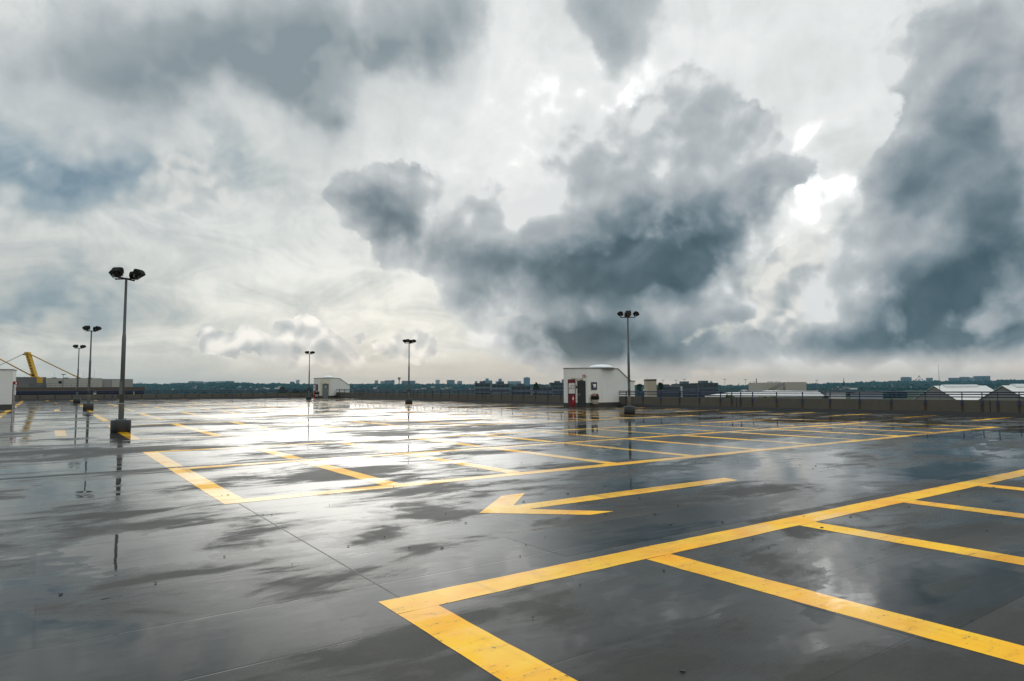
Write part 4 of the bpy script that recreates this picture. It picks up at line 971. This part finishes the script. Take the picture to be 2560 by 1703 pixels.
m = MB(); m.lathe([(7 * math.cos(t), H * .58 + H * .26 * math.sin(t)) for t in [rad(a) for a in (0, 20, 40, 60, 78)]] + [(.8, H * .88), (.2, H)], 16); m.build('dome', plain('green_copper', (.14, .2, .2)), dm)
for x in (-11, -7): 
    m = MB(); m.lathe([(1.5, H * .42), (1.3, H * .62), (.1, H * .74)], 8, (x, 0)); m.build('turret', TM[1], dm)
# chimney with a wisp of smoke
p = at(1891.2, 946.2, 1800); base = hz(p.x, 1800); H = p.z - base
cm = empty('chimney', (p.x, 1800, base), 0, 'dark factory chimney left of the flat beige building', 'chimney')
m = MB(); m.lathe([(1.5, 0), (1.0, H - 1), (1.15, H - .9), (1.15, H)], 12); m.build('stack', plain('soot_brick', (.08, .07, .07)), cm)
# light masts
for i, (px, t) in enumerate(((1657.4, 950.5), (1690.3, 951), (1711.3, 948.5), (1812, 948.5), (1863.8, 949.5), (1885.6, 955), (2042, 950.5))):
    p = at(px, t, 620); root = empty('light_mast', (p.x, 620, GZ), 0, None)
    tag(root, ['light mast just right of the beige shaft', 'short light mast left of the low offices', 'tall light mast over the left office block', 'tall light mast right of the domed church',
               'light mast left of the chimney', 'shortest light mast, beside the chimney', 'light mast right of the flat beige building'][i], 'light mast', 'apron light masts on the horizon')
    H = p.z - GZ
    m = MB(); m.tube([(0, 0, 0), (0, 0, H)], [.28, .14], 7); m.build('pole', M_GALV, root)
    m = MB(); m.box((-1.5, -.35, H - .15), (1.5, .35, H + .22)); m.build('lamp_bar', plain('mast_lamp', (.16, .15, .14)), root)

# ---- banded office blocks
M_SPAN = plain('spandrel', (.06, .075, .088)); M_GLASSD = simple('dark_glazing', (.012, .020, .028), .15)
M_SPAN_P = plain('pale_spandrel', (.13, .16, .17))
def office(px0, px1, top, Y, floors, lab, pale=True, depth=22, fh=3.4):
    a = at(px0, top, Y); b = at(px1, top, Y); w = b.x - a.x; cx = (a.x + b.x) / 2; H = (a.z + b.z) / 2 - GZ
    root = empty('office_block', (cx, Y, GZ), rad(0), lab, 'office block', 'banded office blocks behind the parapet')
    m = MB(); m.box((-w/2, 0, 0), (w/2, depth, H - .4)); m.build('wall', M_SPAN_P if pale else M_SPAN, root)
    for i in range(floors):
        z1 = H - .9 - i * fh; z0 = z1 - fh * .56
        m = MB(); m.box((-w/2 + .5, -.06, z0), (w/2 - .5, -.01, z1)); win = m.build('window_band', M_GLASSD, root)
        m = MB()
        nx = max(3, int(w / 3.2))
        for j in range(1, nx): x = -w/2 + w * j / nx; m.box((x - .10, -.12, z0), (x + .10, -.062, z1))
        m.build('mullion', M_SPAN_P if pale else M_SPAN, win)
    m = MB(); m.box((-w/2 - .3, -.3, H - .39), (w/2 + .3, depth + .3, H)); m.build('roof', M_SPAN, root)
    m = MB(); m.box((-w*.2, depth*.3, H + .01), (w*.15, depth*.7, H + 1.6)); m.build('plant_room', M_SPAN, root)
office(1186, 1226, 957.8, 520, 5, 'leftmost banded office block with pale floor lines'); office(1229, 1275, 959.5, 500, 5, 'banded office block second from the left, darker glass')
office(1277, 1327, 964.5, 470, 4, 'lower banded office block in the middle of the row'); office(1330, 1382, 967.5, 440, 4, 'low banded office block left of the near hut'); office(1376, 1416, 956.5, 640, 5, 'dark office with a fine window grid behind the near hut', False)
office(1641, 1700, 967, 420, 4, 'low dark office behind the beige shaft', False); office(1700, 1745, 959.5, 430, 5, 'dark office block with a white lift tower', False); office(1746, 1795, 957.5, 450, 6, 'long dark office block, largest of the right group', False)
p = at(1701, 966, 425); q = at(1705, 966, 425)
m = MB(); m.box((p.x, 424, GZ), (q.x, 427, p.z)); lt = m.build('lift_tower', plain('white_panel', (.45, .46, .46))); tag(lt, 'narrow white lift tower in front of the dark offices', 'lift tower')

# ---- beige shaft right of the hut
a = at(1617.5, 948, 130); b = at(1641, 948, 130); H = a.z - GZ; w = b.x - a.x
sh = empty('lift_shaft', ((a.x + b.x) / 2, 130, GZ), 0, 'tall beige clad shaft right of the nearest white hut', 'lift shaft')
m = MB(); m.box((-w/2, 0, 0), (w/2, 3, H - .38)); m.build('wall', simple('beige_cladding', (.40, .345, .27), .7, scale=.8, var=.06), sh)
m = MB(); m.box((-w/2 - .03, -.03, H - .37), (w/2 + .03, 3.03, H - .02)); m.build('fascia', plain('brown_fascia', (.085, .065, .045)), sh)
m = MB()
for i in range(1, 9): m.box((-w/2 + .004, -.012, H - .4 - i * .42), (w/2 - .004, -.004, H - .385 - i * .42))
m.build('panel_joint', plain('joint', (.22, .19, .15)), sh)
m = MB(); m.tube([(-w/2 + .05, .1, H), (-w/2 + .05, .1, H + .45)], .02, 5); m.build('rod', M_GALV, sh)

# ---- flat beige building with duct runs on its roof
M_WARM = simple('warm_cladding', (.36, .345, .30), .7, scale=.25, var=.06); M_WARML = simple('pale_cladding', (.52, .53, .52), .7, scale=.25, var=.05); M_DUCT = plain('duct_grey', (.09, .09, .085))
def hall(pts, lab, mats, cat='hall', name='hall'):
    pass
fb = at(1898, 955, 200); root = empty('factory_block', (fb.x, 200, GZ), 0, 'flat topped beige building with two sloping ducts, right of centre', 'factory')
def L(px, py, Y): return at(px, py, Y) - Vector((fb.x, 200, GZ))
def wallbox(pxa, pxb, top, Y, dep, mat, nm):
    p = L(pxa, top, Y); q = L(pxb, top, Y); m = MB(); m.box((p.x, p.y, 0), (q.x, p.y + dep, (p.z + q.z) / 2)); return m.build(nm, mat, root)
wallbox(1899, 1906.5, 957, 203.5, 8, M_WARML, 'end_bay'); wallbox(1906.5, 1953, 956.6, 200, 12, M_WARM, 'left_wing'); wallbox(1953, 1963.5, 955.6, 200.5, 12, M_WARML, 'stair_bay'); wallbox(1963.5, 2015.5, 955.3, 199, 14, M_WARM, 'right_wing')
for xa, xb in ((1953, 1922), (1961, 1931)):
    m = MB(); m.tube([L(xa, 957.5, 198.0), L(xb, 975, 196)], .14, 8); m.build('duct', M_DUCT, root)
for xa in (1929, 1947):
    p = L(xa, 953.8, 203); m = MB(); m.box((p.x - .65, p.y, p.z - 1.4), (p.x + .65, p.y + 2, p.z)); m.build('roof_unit', M_WARML, root)

# ---- white roofed halls in front of it
M_SHEET = simple('white_roof_sheet', (.62, .63, .62), .5, scale=.3, var=.05); M_GABLE = simple('grey_gable', (.20, .195, .175), .7, scale=.3, var=.08)
def low_roof(pa, pb, ytop, ytop2, ybot, Y0, Y1, lab):
    a0, b0 = at(pa, ybot, Y0), at(pb, ybot, Y0); a1, b1 = at(pa + (pb - pa) * .28, ytop, Y1), at(pb - (pb - pa) * .05, ytop2, Y1)
    c = Vector(((a0.x + b0.x) / 2, Y0, GZ)); root = empty('low_hall', c, 0, lab, 'hall', 'white roofed halls below the parapet')
    m = MB(); v = [p - c for p in (a0, b0, b1, a1)]; m.extrude(v, (0, 0, -.25)); m.build('roof', M_SHEET, root)
    m = MB(); m.box((v[0].x + .3, .15, 0), (v[1].x - .3, 1.0, v[0].z - .3)); m.build('wall', M_GABLE, root)
low_roof(1762, 2060, 978.5, 977.5, 989, 118, 170, 'long low hall with a pale curved white roof beyond the right parapet')
low_roof(1870, 2032, 976.3, 978, 984, 150, 186, 'second pale white roof just below the flat beige building')
def gabled(px, py, Y, hw, length, drop, lab, eave=1.6, skyl=True):
    r0 = at(px, py, Y); c = Vector((r0.x, r0.y, GZ)); root = empty('gabled_hall', c, 0, lab, 'hall', 'white gabled halls at the right')
    H = r0.z - GZ; E = H - drop
    def T(s, o, z): q = AX * s + BX * o; return Vector((q.x, q.y, z))
    m = MB(); m.extrude([T(0, -hw, 0), T(0, hw, 0), T(0, hw, E), T(0, 0, H - .12), T(0, -hw, E)], AX * length); m.build('gable_wall', M_GABLE, root)
    for sgn in (1, -1):
        m = MB(); v = [T(-.35, 0, H), T(length + .35, 0, H), T(length + .35, sgn * (hw + .3), E - .12), T(-.35, sgn * (hw + .3), E - .12)]
        m.extrude(v if sgn < 0 else v[::-1], (0, 0, .12)); rf = m.build('roof', M_SHEET, root)
        m = MB()
        for i in range(1, int(length / 1.1)):
            s = i * 1.1; m.extrude([T(s, sgn * .2, H - .2 * drop / hw + .121), T(s + .06, sgn * .2, H - .2 * drop / hw + .121), T(s + .06, sgn * hw, E + .01), T(s, sgn * hw, E + .01)], (0, 0, .05))
        m.build('standing_seam', M_SHEET, rf)
    m = MB(); s0, s1 = length * .16, length * .80
    m.extrude([T(s0, -.9, H - .3), T(s0, .9, H - .3), T(s0, .7, H + .42), T(s0, 0, H + .55), T(s0, -.7, H + .42)], AX * (s1 - s0)); m.build('ridge_skylight', simple('skylight_sheet', (.70, .73, .74), .25), root)
gabled(2335, 965.5, 236, 9.4, 46, 6.6, 'white roofed gabled hall with a grey end wall, left of two'); gabled(2506, 965, 178, 9.6, 46, 6.6, 'white roofed gabled hall running out of the picture at the right')
# thin aerial
p = at(2346, 911, 200); m = MB(); m.tube([(p.x, 200, GZ), (p.x, 200, p.z - 6), (p.x, 200, p.z)], [.10, .08, .03], 6); ae = m.build('aerial_mast', plain('thin_mast', (.14, .13, .12))); tag(ae, 'thin aerial mast standing before the left gabled hall', 'aerial')
# white wall and sheds out on the field
def shed(px0, px1, top, Y, mat, lab, h=5.0):
    a = at(px0, top, Y); b = at(px1, top, Y); c = Vector(((a.x + b.x) / 2, Y, GZ)); root = empty('field_shed', c, 0, lab, 'shed', 'sheds on the field')
    w = b.x - a.x; H = a.z - GZ
    m = MB(); m.box((-w/2, 0, 0), (w/2, 9, H - .5)); m.build('wall', mat, root)
    m = MB(); m.extrude([(-w/2 - .3, -.3, H - .49), (-w/2 - .3, 9.3, H - .49), (-w/2 - .3, 4.5, H)], (w + .6, 0, 0)); m.build('roof', M_DUCT, root)
shed(2083, 2114, 979, 420, M_WARML, 'white shed on the field under the church spire'); shed(2040, 2080, 979, 440, plain('grey_shed', (.2, .22, .24)), 'grey shed left of the white shed on the field'); shed(2140, 2207, 981.5, 520, plain('blue_grey_shed', (.22, .25, .29)), 'long blue grey shed on the green field')
shed(2034, 2072, 988.5, 260, plain('dark_shed', (.025, .025, .03)), 'dark low shed just beyond the right parapet')

# ---- houses on the slopes
hm = MB(); hm.box((-5, -4, 0), (5, 4, 5.4)); hm.mi = 1; hm.extrude([(-5.3, -4.4, 5.35), (-5.3, 4.4, 5.35), (-5.3, 0, 8.6)], (10.6, 0, 0))
h0 = None
wallm = [plain('house_white', (.30, .29, .27)), plain('house_brick', (.20, .11, .08)), plain('house_cream', (.24, .21, .17))]; roofm = [plain('roof_tile', (.14, .06, .045)), plain('roof_slate', (.06, .06, .07))]
base_meshes = []
src = hm.build('house', [wallm[0], roofm[0]])
for wm in wallm:
    for rm in roofm:
        me = src.data.copy(); me.materials.clear(); me.materials.append(wm); me.materials.append(rm); base_meshes.append(me)
zones = [(350, 560, 1900, 2700, 16), (600, 720, 1500, 2400, 26), (760, 1180, 1500, 2600, 46), (1590, 1640, 1300, 2000, 6), (1790, 1900, 1200, 1900, 12), (2010, 2330, 1500, 2500, 26)]
cnt = 0
for (pa, pb, y0, y1, n) in zones:
    for i in range(n):
        px = random.uniform(pa, pb); y = random.uniform(y0, y1); x = (px - 1280) / 1643.14 * y
        o = src if cnt == 0 else src.copy()
        if cnt: COL.objects.link(o)
        o.data = random.choice(base_meshes); o.location = (x, y, hz(x, y) + 1.0); o.rotation_euler.z = random.uniform(0, 3.1)
        s = random.uniform(.55, 1.05); o.scale = (s * random.uniform(1, 1.5), s, s)
        tag(o, 'small distant house among the trees on the slopes', 'house', 'houses among the woods'); cnt += 1

# ---- brown edged building on the left with the yellow mast on its roof
c0 = at(20, 968.8, 176); br = empty('mast_building', (c0.x, c0.y, GZ), math.pi / 2 - YAW, 'long flat building with a brown fascia, a navy window strip and grey roof storeys', 'building')
H = c0.z - GZ
LEN = 32.3
M_BROWN = plain('brown_band', (.075, .052, .036)); M_NAVYG = simple('navy_glazing', (.004, .005, .012), .5, spec=.2); M_GREYW = plain('grey_storey', (.22, .225, .22), scale=.2); M_GREYW2 = plain('light_storey', (.33, .33, .30), scale=.2)
m = MB(); m.box((-30, .2, 0), (LEN - .3, 26, H - 2.1)); m.build('wall', plain('lower_wall', (.2, .19, .17)), br)
m = MB(); m.box((-30, 0, H - 1.02), (LEN, 27, H)); m.build('fascia', M_BROWN, br)
m = MB(); m.box((-30, .35, H - 2.09), (LEN - .3, 26, H - 1.03)); ws = m.build('window_strip', M_NAVYG, br)
m = MB()
for x in (19.3,): 
    for i in range(3): m.box((x, .25, H - 1.95 + .3 * i), (x + .75, .345, H - 1.8 + .3 * i))
m.box((LEN - 3.0, .25, H - 2.05), (LEN - 2.85, .345, H - 1.2)); m.build('white_marking', M_SIGNW, ws)
m = MB(); m.box((-30, -.3, H - 2.22), (LEN + 1.2, .19, H - 2.11)); m.build('ledge', M_SIGNW, br)
M_DARKFIT = plain('dark_fitting', (.03, .03, .03))  # plain dark colour of the roof vents and roof floodlight
def storey(x0, x1, y0, dep, h, mat, nm): 
    mm = MB(); mm.box((x0, y0, H + .05), (x1, y0 + dep, H + h)); return mm.build(nm, mat, br)
storey(-30, 8.3, 12, 10, 3.0, plain('dark_storey', (.15, .155, .155), scale=.2), 'roof_storey'); storey(8.35, 22.0, 10.0, 11, 2.72, M_GREYW2, 'roof_storey'); storey(22.05, 30.0, 10.5, 12, 2.5, M_GREYW, 'roof_storey')
m = MB(); m.box((24.5, 10.3, H + .06), (27.2, 10.49, H + 2.2)); m.build('roof_door', M_GREYW2, br)
for x in (9.5, 12.4, 15.3, 18.2):
    m = MB(); m.box((x, 9.9, H + 2.725), (x + 1.2, 10.4, H + 2.86)); m.build('roof_vent', M_DARKFIT, br)
m = MB(); m.box((11.2, 9.93, H + 1.1), (12.0, 9.99, H + 1.85)); m.build('window', M_NAVYG, br)
m = MB()
for z in (.55, 1.15): m.tube([(5.5, 6.0, H + z), (20.5, 6.0, H + z)], .03, 5)
for i in range(13): m.tube([(5.5 + 15 * i / 12, 6.0, H), (5.5 + 15 * i / 12, 6.0, H + 1.15)], .03, 5)
m.build('roof_railing', M_GALV, br)
m = MB(); m.box((4.4, 5.2, H + .01), (6.0, 7.5, H + 1.1)); m.build('plant_unit', plain('plant_unit', (.10, .10, .10)), br)
for x, y, h in ((17.2, 12.6, 4.9), (17.9, 12.6, 4.6), (20.0, 12.6, 5.4), (10.2, 12.6, 4.4)):
    m = MB(); m.tube([(x, y, H), (x, y, H + h)], [.05, .02], 5); m.build('antenna', M_GALV, br)
m = MB(); m.tube([(12.2, 6.4, H), (12.2, 6.4, H + 3.6)], .06, 6); m.box((11.7, 6.2, H + 3.6), (12.8, 6.6, H + 3.8)); m.build('roof_floodlight', M_DARKFIT, br)
# yellow mast: a stout leaning box mast with stays
M_YEL = simple('yellow_steel', (.50, .29, .012), .5, var=.12); M_YELD = simple('grey_stay', (.28, .27, .22), .5)
MY = 186
def ML(px, py, Y=MY): return at(px, py, Y)
mc = ML(92, 944); mast = empty('stay_mast', mc, 0, 'leaning yellow box mast with long stay rods above the roof', 'mast')
def O(p): return p - mc
topL, topR, botL, botR = O(ML(60.5, 880)), O(ML(70, 880)), O(ML(79.5, 941)), O(ML(88.5, 941))
m = MB(); t_ = Vector((0, 1.1, 0))
m.extrude([botL, botL + (botR - botL) * .26, topL + (topR - topL) * .26, topL], t_); m.extrude([botL + (botR - botL) * .74, botR, topR, topL + (topR - topL) * .74], t_)
for i in range(9):
    f0 = i / 8 * .93; f1 = f0 + .055
    A = botL + (topL - botL) * f0; B = botR + (topR - botR) * f0; Cc = botR + (topR - botR) * f1; D = botL + (topL - botL) * f1
    m.extrude([A + (B - A) * .261, A + (B - A) * .739, D + (Cc - D) * .739, D + (Cc - D) * .261], t_ * .9)
m.build('box_mast', M_YEL, mast)
m = MB(); A = botL + Vector((0, .5, 0)); m.extrude([botL + (botR-botL)*.262 + t_*.55, botL + (botR-botL)*.738 + t_*.55, topL + (topR-topL)*.738 + t_*.55, topL + (topR-topL)*.262 + t_*.55], t_ * .2); m.build('opening_shade', simple('mast_shadow_plate', (.05, .032, .008), .6), mast)  # dark sheet painted to stand in for the shade in the mast's openings
m = MB(); m.extrude([O(ML(92, 943)), O(ML(99.5, 943)), O(ML(99, 957.5)), O(ML(92.5, 957.5))], (0, 1.2, 0)); m.extrude([O(ML(78, 942.5)), O(ML(71, 936)), O(ML(74, 934)), O(ML(92, 941.5)), O(ML(92, 943.5))], (0, 1.0, 0)); m.build('foot', M_YEL, mast)
m = MB(); m.tube([O(ML(70, 883)), O(ML(184, 938.5, 196))], .16, 7); m.tube([O(ML(184, 938.3, 196)), O(ML(207, 947.5, 198))], [.24, .14], 7); m.build('stay_rod', M_YEL, mast)
m = MB(); m.tube([O(ML(73, 936.5)), O(ML(-90, 850, 180))], .17, 7); m.build('stay_rod', M_YEL, mast)
m = MB(); m.tube([O(ML(60, 884.5)), O(ML(-120, 970, 170))], .10, 7); m.build('stay_rod', M_YELD, mast)
m = MB(); m.extrude([O(ML(55, 886)), O(ML(62, 882)), O(ML(62, 888.5)), O(ML(56, 888))], (0, .4, 0)); m.build('stay_bracket', M_YELD, mast)

# ------------------------------------------------------------------ damp air
m = MB(); m.box((-4300, -60, GZ - 1.8), (4300, 4700, 75)); hzo = m.build('haze', None); hzo.data.materials.clear()
vm = bpy.data.materials.new('haze_air'); vm.use_nodes = True; k = N(vm.node_tree)
pv = k.n('ShaderNodeVolumePrincipled'); pv.inputs['Color'].default_value = (.16, .44, .62, 1); pv.inputs['Density'].default_value = 1.0e-4; pv.inputs['Anisotropy'].default_value = .2
o = k.n('ShaderNodeOutputMaterial'); k.l(pv.outputs[0], o.inputs['Volume'])
hzo.data.materials.append(vm); hzo['kind'] = 'stuff'
SC.cycles.volume_bounces = 0
